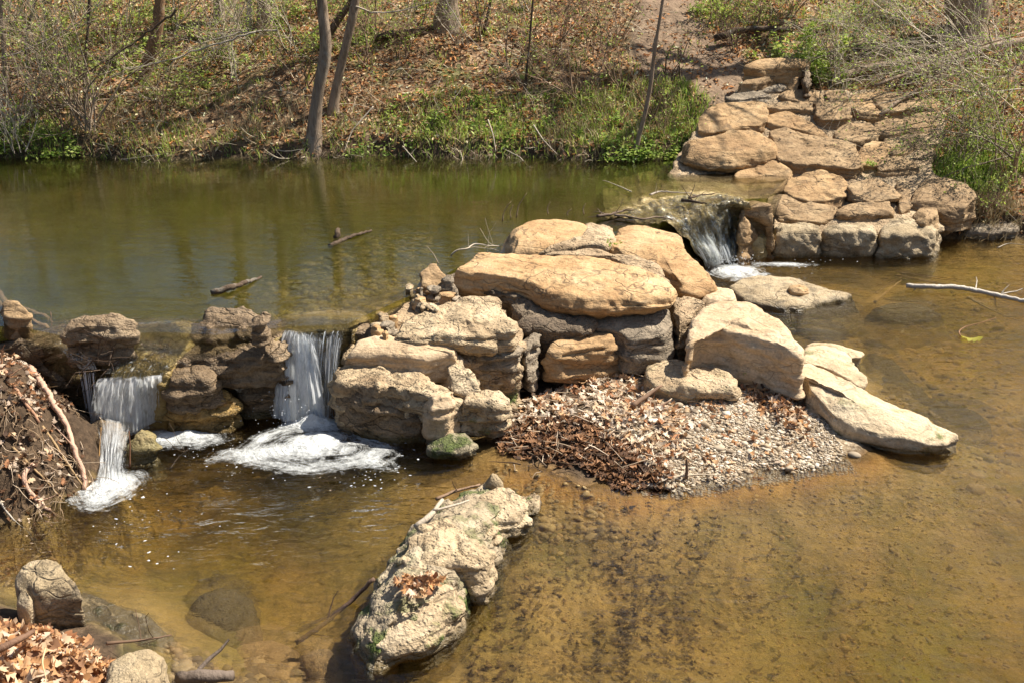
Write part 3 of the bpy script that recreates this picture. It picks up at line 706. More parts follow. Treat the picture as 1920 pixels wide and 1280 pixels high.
rock(7, [(708,640),(750,628),(850,640),(960,685),(1060,730),(1150,790),(1250,840),(1400,900),(1500,955),(1610,1000),(1605,1035),(1500,1050),(1400,1050,),(1270,1020),(1150,985),(1040,950),(960,905),(900,840),(840,770),(820,720),(720,670)], (0.07, 0.25), -0.12, SLAB, label="long pale slab sloping into the creek at right", facet=.12, sp=.016, rnd=.02, chips=2, strata=.016, dome=.015, cen=tuple(P(1200 + 1080 / 2.667, 440 + 850 / 2.667, 0.19)), taper=.92)
rock(7, [(800,640),(835,560),(900,550),(1000,580),(1090,650),(1140,735),(1080,740),(980,690),(880,650)], (0.13, 0.16), -0.1, SLAB, label="pale flat slab lying behind the long sloping slab", sp=.02, rnd=.02, chips=1)
rock(7, [(830,545),(900,535),(1005,545),(1040,565),(1118,588),(1100,610),(1040,615),(960,580),(860,565)], (0.08, 0.10), -0.1, SLAB, label="thin jagged slab edge barely above the creek", sp=.02, rnd=.01, chips=1)

# --- the rough pier between the falls and the gravel bar
pier = empty("rock_pier", P(800, 830, 0)); tag(pier, "rough pale pier of stones and mortar between the middle waterfall and the leaf pile", "stone pier")
rock('C', [(80,640),(150,500),(250,380),(480,280),(900,250),(1110,300),(1180,440),(1210,600),(1150,640),(820,690),(500,700),(200,690)], (0.36, 0.58), -0.2, MORTAR, pier, 'mortar', sp=.02, chips=1, amp=(.05, .035, .012), taper=1.0)
rock('C', [(370,485),(410,430),(560,350),(720,290),(900,248),(1060,245),(1115,340),(1190,440),(1150,490),(1050,480),(980,515),(830,520),(780,505),(540,520),(420,515)], (0.56, 0.66), 0.44, LIME, pier, 'stone', label="broad rough slab of old mortar on top of the pier", sp=.015, chips=2, rnd=.03, amp=(.03, .02, .008), dome=.02)
rock('C', [(52,615),(90,555),(180,500),(350,478),(430,515),(700,548),(795,525),(815,620),(720,610),(560,650),(450,640),(230,625)], (0.46, 0.55), 0.28, SANDP, pier, 'stone', label="smooth tan stone at the front left corner", sp=.016, rnd=.035, chips=4, strata=.01)
rock('C', [(40,740),(130,620),(240,710),(330,770),(390,665),(520,735),(650,790),(860,830),(820,880),(640,890),(550,870),(350,830),(200,830),(50,800)], (0.33, 0.37), -0.2, LIME, pier, 'stone', sp=.016, chips=4, rnd=.04, amp=(.06, .04, .012), bulge=.06, taper=.97)
rock('C', [(60,850),(60,780),(300,740),(560,800),(660,900),(620,960),(400,960),(120,940)], (0.24, 0.28), -0.2, DARKR, pier, 'stone', sp=.018, chips=4, rnd=.05, amp=(.05, .035, .01), taper=1.0)
rock('C', [(765,915),(830,870),(960,830),(1120,850),(1150,890),(1060,940),(930,925),(800,935)], (0.27, 0.31), 0.04, LIME, pier, 'stone', sp=.016, chips=3, rnd=.03, amp=(.05, .03, .012), taper=.78)
rock('C', [(555,905),(640,870),(760,850),(835,865),(770,905),(750,950),(600,945)], (0.30, 0.34), 0.07, SANDP, pier, 'stone', label="pale broken stone face at the front", sp=.016, chips=5, rnd=.03, amp=(.02, .012, .004), taper=.85)
rock('C', [(850,540),(960,540),(1080,490),(1160,480),(1200,590),(1130,625),(1000,610),(880,590)], (0.43, 0.47), 0.30, GREY, pier, 'stone', sp=.016, chips=5, rnd=.02, taper=.95)
rock('C', [(910,760),(960,690),(1080,680),(1200,620),(1232,690),(1120,720),(1000,760)], (0.27, 0.31), 0.18, LIME, pier, 'stone', sp=.016, chips=2, rnd=.02, amp=(.04, .03, .01))
rock('C', [(1170,475),(1240,465),(1315,450),(1325,560),(1290,640),(1235,640),(1195,560)], (0.36, 0.46), 0.10, GREY, pier, 'stone', sp=.016, chips=5, rnd=.02, taper=.85)
rock('C', [(780,560),(830,600),(850,700),(960,780),(940,840),(800,840),(700,760),(740,640)], (0.33, 0.45), 0.1, LIME, pier, 'stone', sp=.018, chips=3, amp=(.04, .03, .012))
rr_ = np.random.RandomState(4)
for k in range(26):
    if k < 15: cx_, cy_, zz_ = rr_.uniform(490, 800), rr_.uniform(180, 330), .62
    else: cx_, cy_, zz_ = rr_.uniform(230, 420), rr_.uniform(350, 480), .56
    r0 = rr_.uniform(22, 50); a0 = rr_.uniform(0, 6)
    pts = [(cx_ + r0 * rr_.uniform(.7, 1.2) * math.cos(a0 + t), cy_ + .55 * r0 * rr_.uniform(.7, 1.2) * math.sin(a0 + t)) for t in np.arange(0, 6.2, 1.05)]
    rock('C', pts, zz_ + rr_.uniform(-.02, .03), zz_ - .1, rr_.choice([0, 1, 2]) == 0 and SAND or (LIME if k % 2 else GREY), pier, 'stone', sp=.014, chips=5, rnd=.01, amp=(.01, .01, .003), soft=0, dome=.01)
rock('C', [(540,185),(545,90),(590,40),(680,40),(720,90),(730,170),(640,190)], (0.62, 0.74), 0.5, BROWN, name='boulder', label="knobbly brown stone at the left tip of the flat boulder", sp=.014, chips=4, rnd=.03)
rock('C', [(680,175),(700,120),(780,130),(815,170),(780,185)], (0.64, 0.67), 0.5, GREY, name='boulder', label="small grey stone between the knobbly stone and flat boulder", sp=.014, chips=4)
rock('C', [(625,1205),(660,1140),(720,1110),(830,1095),(890,1150),(920,1180),(880,1215),(740,1225)], (0.07, 0.11), -0.1, rock_mat("mossy_rock", (0.24, 0.2, 0.12), (0.34, 0.28, 0.18), (0.42, 0.36, 0.24), bump=1.0, pits=.5, moss=.45, wet_z=0.0), name='boulder', label="small mossy rock at the foot of the rough pier", sp=.014, chips=2, amp=(.04, .03, .012))

# --- the left end of the dam
rock(5, [(-150,300),(200,235),(420,215),(800,205),(1300,215),(1900,175),(1905,255),(1500,262),(1200,285),(800,300),(400,330),(0,330)], (0.50, 0.56), -0.2, DARKR, name='dam_core', label="dark wet rock shelf running under both waterfalls", sp=.025, chips=0, rnd=.05, amp=(.05, .04, .012), taper=.97)
rock(5, [(300,250),(320,205),(400,175),(560,150),(640,160),(700,190),(700,225),(640,245),(500,240),(380,250)], (0.66, 0.74), 0.42, DARKR, label="dark flat-topped boulder at the lip left of the first waterfall", sp=.016, chips=4, rnd=.03, taper=.85)
rock('L', [(0,60),(0,15),(60,0),(120,20),(178,65),(150,80),(60,80)], (0.70, 0.74), 0.5, BROWN, label="small brown boulder at the pond edge on the far left", sp=.016, chips=3)
ledge_left = rock(5, [(560,470),(640,330),(700,240),(800,200),(1010,190),(1020,290),(960,360),(880,400),(850,462),(700,468)], (0.40, 0.60), -0.1, ALGAE, name='spillway_rock', label="algae-covered rock ledge that feeds the left waterfall", sp=.018, chips=1, rnd=.06, amp=(.04, .03, .01), taper=.75, dome=0.0)
rock(5, [(870,400),(960,330),(1100,380),(1120,470),(1050,510),(860,510)], (0.36, 0.44), 0.16, DARKR, label="wet brown rock right of the left waterfall's lip", sp=.016, chips=3, rnd=.05, amp=(.04, .03, .01))
rock(5, [(1000,215),(1020,160),(1100,105),(1200,95),(1290,120),(1350,170),(1400,225),(1385,290),(1300,300),(1200,300),(1100,290),(1010,265)], (0.53, 0.70), 0.36, DARKR, label="knobbly dark brown boulder between the two waterfalls", sp=.015, chips=3, rnd=.06, amp=(.06, .045, .012))
rock(5, [(1240,290),(1300,240),(1390,230),(1500,240),(1510,330),(1440,370),(1380,355),(1260,300)], (0.48, 0.56), 0.28, DARKR, label="overhanging brown rock right of the dark cave", sp=.015, chips=3, amp=(.04, .03, .01), taper=.8)
rock(5, [(1290,200),(1340,140),(1370,125),(1375,190),(1330,215)], (0.70, 0.76), 0.55, DARKR, label="pointed brown stone on the knobbly dark boulder", sp=.013, chips=4)
rock(5, [(1440,200),(1500,215),(1530,300),(1490,420),(1430,380),(1400,300)], (0.40, 0.58), -0.1, DARKR, label="wet dark rock column left of the middle waterfall", sp=.016, chips=2, amp=(.04, .03, .01))
rock(5, [(1200,400),(1420,380),(1450,520),(1230,560)], (0.2, 0.35), -0.15, DARKR, label="black damp rock at the back of the cave", sp=.02)
rock(5, [(1380,300),(1450,170),(1600,150),(1700,130),(1900,150),(1840,235),(1700,240),(1560,245)], (0.54, 0.585), -0.1, ALGAE, name='spillway_rock', label="wet ledge under the lip of the middle waterfall", sp=.018, chips=0, rnd=.04, amp=(.02, .012, .005), taper=.85, dome=0)
rock(5, [(860,330),(960,290),(1200,280),(1440,290),(1470,340),(1430,385),(1300,400),(1150,410),(950,420),(870,400)], (0.42, 0.52), 0.24, DARKR, label="low wet brown ledge roofing the dark cave between the falls", sp=.016, chips=2, rnd=.04, amp=(.04, .03, .01), taper=.85)
rock(5, [(850,640),(870,590),(960,565),(1080,530),(1180,530),(1225,580),(1190,620),(1080,640),(950,655)], (0.17, 0.24), -0.12, rock_mat("orange_wet_rock", (0.20, 0.11, 0.03), (0.36, 0.21, 0.06), (0.44, 0.29, 0.10), bump=1.0, pits=.4, rough=.4, wet_z=0.02), label="orange-brown wet boulder between the two waterfalls at pool level", sp=.015, chips=3, rnd=.05, amp=(.04, .03, .01))
rock(5, [(640,770),(660,730),(720,722),(780,750),(815,810),(790,860),(700,885),(650,850)], (0.06, 0.20), -0.15, rock_mat("green_brown_rock", (0.12, 0.10, 0.03), (0.24, 0.19, 0.08), (0.36, 0.26, 0.12), bump=.8, pits=.3, rough=.45, wet_z=0.02), label="rounded green-brown rock where the left waterfall lands", sp=.014, rnd=.06, chips=1)
chute_ledge = rock(5, [(440,720),(500,680),(640,700),(650,740),(640,860),(560,900),(480,880)], (0.02, 0.16), -0.2, DARKR, name='ledge_rock', label="wet ledge below the left waterfall splitting its foam", sp=.018, chips=1, rnd=.06)
rock(5, [(430,400),(500,350),(560,390),(560,440),(520,480),(450,450)], (0.26, 0.38), -0.1, DARKR, label="dark wet rock beneath the twigs left of the first waterfall", sp=.018, chips=2, amp=(.04, .03, .01))
rock(5, [(300,300),(420,290),(560,330),(640,340),(600,400),(450,390),(330,350)], (0.38, 0.5), 0.0, ALGAE, name='spillway_rock', label="low wet rock in the narrow channel at the far left", sp=.018, chips=1)

# --- the far cascade
def grid_surface(rows, nu, nv):
    R_ = []
    for r in rows:
        r = np.array(r, float); t = np.linspace(0, 1, len(r)); R_.append(np.stack([np.interp(np.linspace(0, 1, nu), t, r[:, k]) for k in range(3)], 1))
    R_ = np.array(R_); v = np.linspace(0, len(rows) - 1, nv); i = np.minimum(v.astype(int), len(rows) - 2); f = (v - i)[:, None, None]
    G = R_[i] * (1 - f) + R_[i + 1] * f
    for _ in range(14):
        G[1:-1] = .25 * G[:-2] + .5 * G[1:-1] + .25 * G[2:]; G[:, 1:-1] = .25 * G[:, :-2] + .5 * G[:, 1:-1] + .25 * G[:, 2:]
    return G
def rv(*a): return [tuple(P(1120 + x / 5.333, 330 + y / 5.333, z)) for x, y, z in a]
AP_ROWS = [rv((60, 380, .1), (300, 260, .1), (600, 160, .1), (900, 140, .1), (1250, 170, .1), (1500, 230, .1)),
 rv((60, 395, .55), (300, 275, .56), (600, 185, .57), (900, 150, .57), (1250, 175, .57), (1500, 260, .54)),
 rv((150, 415, .60), (420, 330, .61), (720, 240, .615), (1000, 205, .615), (1280, 200, .61), (1520, 270, .58)),
 rv((430, 435, .595), (700, 370, .60), (930, 300, .60), (1130, 270, .59), (1330, 265, .575), (1540, 320, .53)),
 rv((740, 480, .52), (880, 440, .51), (1020, 400, .50), (1180, 375, .49), (1350, 370, .46), (1550, 400, .40)),
 rv((930, 660, .31), (1030, 640, .29), (1130, 620, .27), (1260, 600, .26), (1400, 590, .24), (1560, 590, .22)),
 rv((1080, 890, .04), (1150, 900, .03), (1220, 890, .02), (1310, 870, .02), (1420, 830, .02), (1600, 760, .02)),
 rv((1090, 910, -.25), (1160, 920, -.25), (1230, 910, -.25), (1320, 890, -.25), (1430, 850, -.25), (1610, 780, -.25))]
AP = grid_surface(AP_ROWS, 150, 130)
def grid_normals(G):
    n_ = np.cross(np.gradient(G, axis=1), np.gradient(G, axis=0)); n_ /= np.linalg.norm(n_, axis=2)[..., None] + 1e-9
    return n_ * np.sign(n_[..., 2:3].mean() + 1e-9) if n_[40:90, :, 2].mean() > 0 else -n_
def grid_quads(nu, nv):
    i = np.arange(nv - 1)[:, None] * nu; j = np.arange(nu - 1)[None]; return np.stack([i + j, i + nu + j, i + nu + j + 1, i + j + 1], -1).reshape(-1, 4)
_n = grid_normals(AP); _q = AP.reshape(-1, 3)
_d = .045 * fbm(_q * (5, 5, 2.5), 2) + .016 * fbm(_q * (16, 16, 7) + 3, 3); AP = AP + _n * _d.reshape(AP.shape[:2])[..., None]
_o = AP[-1, 75].copy(); _o[2] = 0
apron = link("spillway_rock", make_mesh("spillway_rock", AP.reshape(-1, 3) - _o, grid_quads(150, 130), None, GOLD), None, _o); tag(apron, "golden algae-covered apron of the far right cascade", "rock")
rock('R', [(1460,480),(1500,430),(1640,440),(1710,500),(1730,580),(1660,640),(1510,630)], (0.20, 0.32), -0.1, GOLD, name='boulder', label="wet glistening boulder right of the far cascade, the upper one", sp=.02, rnd=.1, amp=(.03, .03, .012))
rock('R', [(1480,720),(1500,640),(1600,620),(1670,680),(1650,760),(1520,790)], (0.05, 0.15), -0.15, GOLD, name='boulder', label="wet glistening stone at the foot right of the far cascade", sp=.018, rnd=.07, amp=(.03, .03, .012))
rock('R', [(1420,230,.58),(1600,200,.60),(1760,230,.60),(1860,380,.46),(1840,520,.32),(1740,600,.20),(1600,560,.26),(1480,440,.44),(1430,330,.54)], (0.30, 0.60), -0.15, BROWN, name='boulder', label="low wet tan rock joining the far cascade to the stone wall", sp=.02, rnd=.06, amp=(.03, .025, .01), taper=1.05)
moss = rock('R', [(1640,560),(1700,430),(1770,520),(1790,640),(1740,740),(1650,760)], (0.04, 0.30), -0.1, rock_mat("dark_moss", (0.015, 0.03, 0.005), (0.03, 0.06, 0.01), (0.08, 0.13, 0.02), bump=1.2, pits=.1, fine=80), name='moss_cushion', label="dark green moss cushion between the far cascade and stone wall", cat='moss', sp=.018, rnd=.08, amp=(.03, .03, .02))

# --- the foreground rock and its neighbours
fr_ = empty("ridge_rock", P(800, 1080, 0)); tag(fr_, "long jagged pale rock ridge rising from the water in the foreground", "rock")
RIDGE = rock_mat("ridge_limestone", (0.26, 0.195, 0.12), (0.43, 0.34, 0.22), (0.58, 0.48, 0.33), stain=0.5, bump=0.9, pits=.7, strata=.3, fine=45, wet_z=0.0, moss=.34)
rock(0, [(655,1215),(675,1165),(705,1115),(742,1040),(795,970),(835,935),(888,915),(930,905),(975,925),(990,950),(962,995),(938,1040),(915,1085),(885,1130),(865,1168),(810,1205),(762,1242),(728,1238),(692,1264)], 0.0, -0.35, RIDGE, fr_, 'stone', sp=.011, chips=2, rnd=.03, amp=(.028, .016, .010), size=(.30, .12, .045), facet=.3, ledge=.006, strata=.006, zpow=2.6, cen=tuple(P(800, 1065, 0.22)), dome=0.0)
rock(0, [(682,1190),(705,1150),(760,1110),(820,1085),(862,1095),(860,1135),(795,1190),(740,1208),(695,1225)], (0.08, 0.175), -0.1, LIME, fr_, 'stone', facet=.15, sp=.012, chips=4, rnd=.03, amp=(.04, .025, .008), dome=.02, taper=1.1)
rock(0, [(735,1060),(770,1010),(800,975),(840,960),(890,1000),(925,1030),(905,1065),(840,1050),(790,1075)], (0.20, 0.235), 0, LIME, fr_, 'stone', sp=.012, chips=3, rnd=.02, amp=(.04, .02, .01), facet=.5, taper=1.05)
rock(0, [(880,960),(895,925),(950,908),(985,925),(990,950),(960,975),(905,985)], (0.10, 0.17), -0.1, LIME, fr_, 'stone', sp=.012, chips=4, rnd=.03, taper=1.15)
rock(0, [(888,1005),(905,982),(935,985),(945,1000),(915,1018)], (0.10, 0.13), -0.1, LIME, fr_, 'stone', sp=.012, chips=3, rnd=.02, taper=1.3)
rock(0, [(905,900),(905,885),(925,878),(945,900),(930,910)], (0.15, 0.19), 0.02, SPECK, name='boulder', taper=1.25, label="little knob of rock at the far tip of the foreground ridge", sp=.012, chips=3, rnd=.03)
rock(0, [(985,925),(1000,912),(1012,925),(1000,950),(985,950)], (0.05, 0.09), -0.1, LIME, name='boulder', taper=1.4, label="small pale stone right of the foreground ridge tip", sp=.012, chips=3, rnd=.03)
rock(0, [(22,1075),(40,1050),(85,1038),(110,1045),(135,1075),(155,1105),(130,1110),(60,1115),(30,1095)], (0.20, 0.27), -0.05, SPECK, label="pale grey boulder at the left edge behind the leaf pile", sp=.012, chips=4, rnd=.04)
rock(0, [(22,1115),(40,1100),(60,1115),(50,1130)], (0.18, .2), 0.0, SPECK, label="fist-sized grey stone left of the pale boulder", sp=.012, chips=3, rnd=.02)
rock(0, [(190,1275),(200,1230),(235,1208),(290,1208),(315,1225),(305,1260),(290,1300),(200,1310)], (0.15, 0.19), -0.1, SPECK, label="black-speckled boulder at the bottom left next to the leaves", sp=.012, chips=3, rnd=.05)
rock(0, [(110,1105),(180,1108),(300,1160),(330,1195),(300,1215),(200,1205),(120,1180)], (-0.03, -0.005), -0.4, SLAB, label="flat submerged ledge running out from the pale boulder", sp=.015, rnd=.05)
rock(0, [(345,1150),(370,1105),(440,1090),(480,1120),(495,1185),(450,1215),(390,1210)], (-0.20, -0.14), -0.5, SPECK, label="large submerged boulder below the surface left of the ridge", sp=.015, chips=3, rnd=.06)
rock(0, [(430,1205),(500,1195),(560,1215),(540,1290),(440,1280)], (-0.24, -0.2), -0.5, BROWN, label="dark submerged stone near the bottom edge", sp=.02, chips=3, rnd=.05)
rock(7, [(1150,365),(1250,340),(1400,345),(1520,380),(1480,420),(1300,428),(1170,400)], -0.09, -0.4, SPECK, label="round sandy stone just under the surface at right", facet=0, taper=1.5, zpow=2, sp=.025, rnd=.05)
rock(7, [(780,450),(900,440),(1020,470),(1010,520),(880,530),(800,500)], -0.09, -0.4, SPECK, label="sunken flat stone behind the wedge-shaped boulder", facet=0, taper=1.4, sp=.025, rnd=.05)
rock(7, [(1120,570),(1250,600),(1330,700),(1500,860),(1700,880),(1770,950),(1740,1030),(1600,1060),(1400,920),(1150,760)], (-0.16, -0.16), -0.4, SPECK, label="wide sunken shelf along the long pale slab", facet=0, taper=1.25, sp=.03, rnd=.06)
rock(0, [(560,1225),(600,1200),(640,1230),(640,1285),(580,1290)], -0.16, -0.4, BROWN, label="sunken brown stone beside the foot of the ridge", sp=.02, rnd=.04)
# ------------------------------------------------------------------ falling water and foam
def fall_mat():
    m = NT("falling_water")
    u = m.n('Attribute', attribute_name='fu').outputs[2]; v = m.n('Attribute', attribute_name='fv').outputs[2]
    cx = m.n('CombineXYZ'); m.set(cx, 0, m.math('MULTIPLY', u, 38.0)); m.set(cx, 1, m.math('MULTIPLY', v, 3.0)); m.set(cx, 2, m.math('MULTIPLY', m.n('ObjectInfo').outputs['Random'], 9))
    n = m.noise(cx.outputs[0], 0.9, 5, .7, .2)
    cy = m.n('CombineXYZ'); m.set(cy, 0, m.math('MULTIPLY', u, 120.0)); m.set(cy, 1, m.math('MULTIPLY', v, 14.0))
    n2 = m.noise(cy.outputs[0], 0.9, 4, .7, .3)
    nn = m.math('ADD', m.math('MULTIPLY', n, .62), m.math('MULTIPLY', n2, .38))
    e = m.n('Attribute', attribute_name='dens').outputs[2]
    f = m.math('ADD', nn, m.math('MULTIPLY', m.math('SUBTRACT', e, 0.5), 0.55))
    a = m.mr(f, 0.38, 0.68, 0.0, 0.93)
    wh = m.bsdf((0.93, 0.95, 0.95), 0.35, m.bump(nn, 0.8, 0.02), 0.5)
    wt = m.n('MixShader', i={0: 0.6, 1: wh, 2: m.n('BsdfTranslucent', i={'Color': (0.93, 0.95, 0.96)}).outputs[0]}).outputs[0]
    nb = m.bump(nn, 0.6, 0.02)
    gl = m.n('BsdfGlossy', i={'Color': (1, 1, 1), 'Roughness': 0.08, 'Normal': nb}).outputs[0]
    tr = m.n('BsdfTransparent', i={'Color': (0.97, 0.98, 0.97)}).outputs[0]
    cl = m.n('MixShader', i={0: m.n('Fresnel', i={'IOR': 1.33, 'Normal': nb}).outputs[0], 1: tr, 2: gl}).outputs[0]
    return m.done(m.n('MixShader', i={0: a, 1: cl, 2: wt}).outputs[0])

def foam_mat():
    m = NT("foam")
    e = m.n('Attribute', attribute_name='dens').outputs[2]
    u = m.n('Attribute', attribute_name='fu').outputs[2]; v = m.n('Attribute', attribute_name='fv').outputs[2]
    cx = m.n('CombineXYZ'); m.set(cx, 0, m.math('MULTIPLY', u, 11.0)); m.set(cx, 1, m.math('MULTIPLY', v, 3.2))
    n = m.noise(cx.outputs[0], 1.0, 6, .72, .9)
    n2 = m.noise(m.pos(), 38, 4, .75, .5)
    n3 = m.noise(m.pos(), 110, 3, .8); n5 = m.noise(m.pos(), 7, 4, .6, .8)
    f = m.math('ADD', m.math('MULTIPLY', m.math('SUBTRACT', n, .5), 1.3), m.math('MULTIPLY', m.math('SUBTRACT', n2, .5), 0.7))
    f = m.math('ADD', f, m.math('MULTIPLY', m.math('SUBTRACT', n3, .5), 0.3)); f = m.math('ADD', f, m.math('MULTIPLY', m.math('SUBTRACT', n5, .5), 1.0))
    f = m.math('ADD', f, m.math('MULTIPLY', e, 1.1))
    a = m.mr(f, 0.30, 0.95, 0.0, 0.92)
    wh = m.bsdf((0.82, 0.83, 0.80), 0.5, m.bump(m.math('ADD', n2, n), 0.9, 0.03), 0.4)
    tr = m.n('BsdfTransparent').outputs[0]
    return m.done(m.n('MixShader', i={0: a, 1: tr, 2: wh}).outputs[0])

def film_mat():
    m = NT("water_film"); 
    u = m.n('Attribute', attribute_name='fu').outputs[2]; v = m.n('Attribute', attribute_name='fv').outputs[2]
    cx = m.n('CombineXYZ'); m.set(cx, 0, m.math('MULTIPLY', u, 42.0)); m.set(cx, 1, m.math('MULTIPLY', v, 7.0))
    n = m.math('ADD', m.noise(cx.outputs[0], 1.0, 5, .7, .6), m.math('MULTIPLY', m.noise(m.pos(), 45, 3, .6), .5))
    e = m.n('Attribute', attribute_name='dens').outputs[2]
    nb = m.bump(n, 0.9, 0.03)
    gl = m.n('BsdfGlossy', i={'Color': (1, 1, 1), 'Roughness': 0.06, 'Normal': nb}).outputs[0]
    tr = m.n('BsdfTransparent', i={'Color': (0.95, 0.95, 0.88)}).outputs[0]
    cl = m.n('MixShader', i={0: m.n('Fresnel', i={'IOR': 1.33, 'Normal': nb}).outputs[0], 1: tr, 2: gl}).outputs[0]
    wh = m.bsdf((0.78, 0.80, 0.74), 0.4, nb, 0.5)
    a = m.mr(m.math('ADD', n, m.math('MULTIPLY', m.math('SUBTRACT', e, .5), 1.1)), 0.86, 1.15, 0.0, 0.85)
    return m.done(m.n('MixShader', i={0: a, 1: cl, 2: wh}).outputs[0])
FALL, FOAM, FILM = fall_mat(), foam_mat(), film_mat()

from mathutils.bvhtree import BVHTree
def bvh_of(o):
    me = o.data; loc = np.array(o.location); v = np.empty(len(me.vertices) * 3); me.vertices.foreach_get('co', v); v = v.reshape(-1, 3) + loc
    return BVHTree.FromPolygons(v.tolist(), [list(p.vertices) for p in me.polygons])
def path_interp(pts, n):
    pts = np.asarray(pts, float); d = np.r_[0, np.cumsum(np.linalg.norm(np.diff(pts, axis=0), axis=1))]; d /= d[-1]
    t = np.linspace(0, 1, n)
    return np.stack([np.interp(t, d, pts[:, k]) for k in range(3)], 1)

def sheet(name, rows, mat, nu=90, nv=50, par=None, dens=None, amp=0.012, seed=0, loft=None, fr=60, parent=None, label=None, cat=None, kind=None, fwd=0.0, drape=None, snap=False):
    """rows: world polylines across the flow, from lip to foot; par: ballistic drop between two rows"""
    R_ = [path_interp(r, nu) - np.array([0, fwd, 0]) for r in rows]
    V = []; fv = []; w_ = np.linalg.norm(R_[0][-1] - R_[0][0])
    for k in range(nv):
        v = k / (nv - 1)
        if par:
            a, b = R_[0], R_[1]
            p = a + (b - a) * v; p[:, 2] = a[:, 2] + (b[:, 2] - a[:, 2]) * v ** par
        else:
            s = v * (len(R_) - 1); i = min(int(s), len(R_) - 2); f = s - i; p = R_[i] * (1 - f) + R_[i + 1] * f
        V.append(p); fv.append(np.full(nu, v))
    V = np.concatenate(V); fv = np.concatenate(fv); fu = np.tile(np.linspace(0, 1, nu), nv)
    if drape is not None:
        bv = bvh_of(drape)
        for i_ in range(len(V)):
            h_ = bv.ray_cast((V[i_][0], V[i_][1], 2.0), (0, 0, -1))
            if h_[0] is not None: V[i_][2] = max(V[i_][2] if not snap else -9, h_[0].z + .012)
        Vg = V.reshape(nv, nu, 3)
        for _ in range(2): Vg[1:-1, :, 2] = np.maximum(Vg[1:-1, :, 2], .5 * Vg[1:-1, :, 2] + .25 * (Vg[:-2, :, 2] + Vg[2:, :, 2]))
    w = np.linalg.norm(R_[0][-1] - R_[0][0])
    q = np.stack([fu * w * fr, fv * 2.5, np.full(len(fu), seed * 1.7)], -1)
    D = amp * (pnoise(q) + 0.6 * pnoise(q * 2.3 + 4)) * smooth(0, .3, fv)
    V[:, 1] -= D; V[:, 2] += D * 0.3
    dn = dens(fu, fv) if dens else np.full(len(fu), .5)
    if mat is FALL: dn = dn + .30 * pnoise(np.stack([fu * w_ * 16, fv * 1.2, fu * 0 + seed], -1)) - .28 * smooth(.22, 0, fv) - .18 * (smooth(.10, 0, fu) + smooth(.90, 1, fu))
    i = np.arange(nv - 1)[:, None] * nu; j = np.arange(nu - 1)[None]
    qd = np.stack([i + j, i + nu + j, i + nu + j + 1, i + j + 1], -1).reshape(-1, 4)
    me = make_mesh(name, V, qd, None, mat, True, None, dict(fu=fu * w + seed * .37, fv=fv, dens=dn))
    o = link(name, me, parent)
    if label: tag(o, label, cat)
    if kind: tag(o, kind=kind)
    return o

def strands(mb_name, lip, foot, n, par, rng, parent, r=0.004):
    mb = MB(); A = path_interp(lip, 200); B = path_interp(foot, 200)
    for _ in range(n):
        i = rng.randint(0, 200); j = int(np.clip(i + rng.normal(0, 6), 0, 199)); v = np.linspace(rng.uniform(0, .3), rng.uniform(.75, 1), 14)
        p = A[i] + (B[j] - A[i]) * v[:, None]; p[:, 2] = A[i][2] + (B[j][2] - A[i][2]) * v ** par
        p[:, 1] -= rng.uniform(0, .05); p[:, :2] += rng.normal(0, .004, (1, 2))
        mb.tube(p, r * rng.uniform(.4, 1.2) * (1.1 - .5 * np.abs(np.linspace(-1, 1, 14))), 5)
    return link(mb_name, mb.mesh(mb_name, SPRAY), parent)
mm = NT("spray"); SPRAY = mm.done(mm.n('MixShader', i={0: 0.4, 1: mm.bsdf((.85, .88, .9), .15, None, .6), 2: mm.n('BsdfTransparent').outputs[0]}).outputs[0])

def droplets(center, n, spread, rng, parent, zmax=0.2, r=0.004):
    mb = MB(); o = np.array([(1, 0, 0), (-1, 0, 0), (0, 1, 0), (0, -1, 0), (0, 0, 1), (0, 0, -1)], float)
    t = np.array([(0, 2, 4), (2, 1, 4), (1, 3, 4), (3, 0, 4), (2, 0, 5), (1, 2, 5), (3, 1, 5), (0, 3, 5)])
    T = np.asarray(center) + np.stack([rng.normal(0, spread[0], n), rng.normal(0, spread[1], n), np.abs(rng.normal(0, zmax / 2, n))], -1)
    M = np.eye(3)[None] * (r * rng.uniform(.4, 1.3, n))[:, None, None]
    mb.inst(o, None, t, M, T)
    return tag(link("droplets", mb.mesh("droplets", SPRAY), parent), kind='stuff')

rw_ = np.random.RandomState(21)
cl = lambda *a: [P(*q) for q in a]
# left waterfall
wl_ = empty("waterfall", P(240, 800, 0)); tag(wl_, "left waterfall, a short curtain of white water off the algae ledge", "waterfall"); wl_.location = (0, 0, 0)
E_ = lambda fu, fv: np.clip(smooth(0, .12, fv) * .62 + .12 * fv, 0, 1)
sheet("water_curtain", [cl((196, 700, .41), (230, 697, .415), (270, 696, .42), (312, 694, .42)), cl((176, 800, .03), (215, 806, .03), (262, 800, .04), (311, 775, .07))], FALL, par=1.9, dens=lambda u, v: .4 + .4 * smooth(0, .3, v) * (1 - .35 * smooth(.75, 1, u)), seed=1, fwd=.07, parent=wl_)
sheet("water_curtain", [cl((200, 702, .40), (270, 700, .40), (305, 698, .40)), cl((182, 812, .0), (240, 812, .0), (290, 795, .0))], FALL, par=1.9, dens=lambda u, v: .1 + .55 * smooth(0, .4, v), seed=2, fwd=.06, parent=wl_)
strands("water_strand", cl((196, 700, .41), (312, 694, .42)), cl((172, 806, .02), (316, 790, .04)), 12, 1.9, rw_, wl_, .0022)
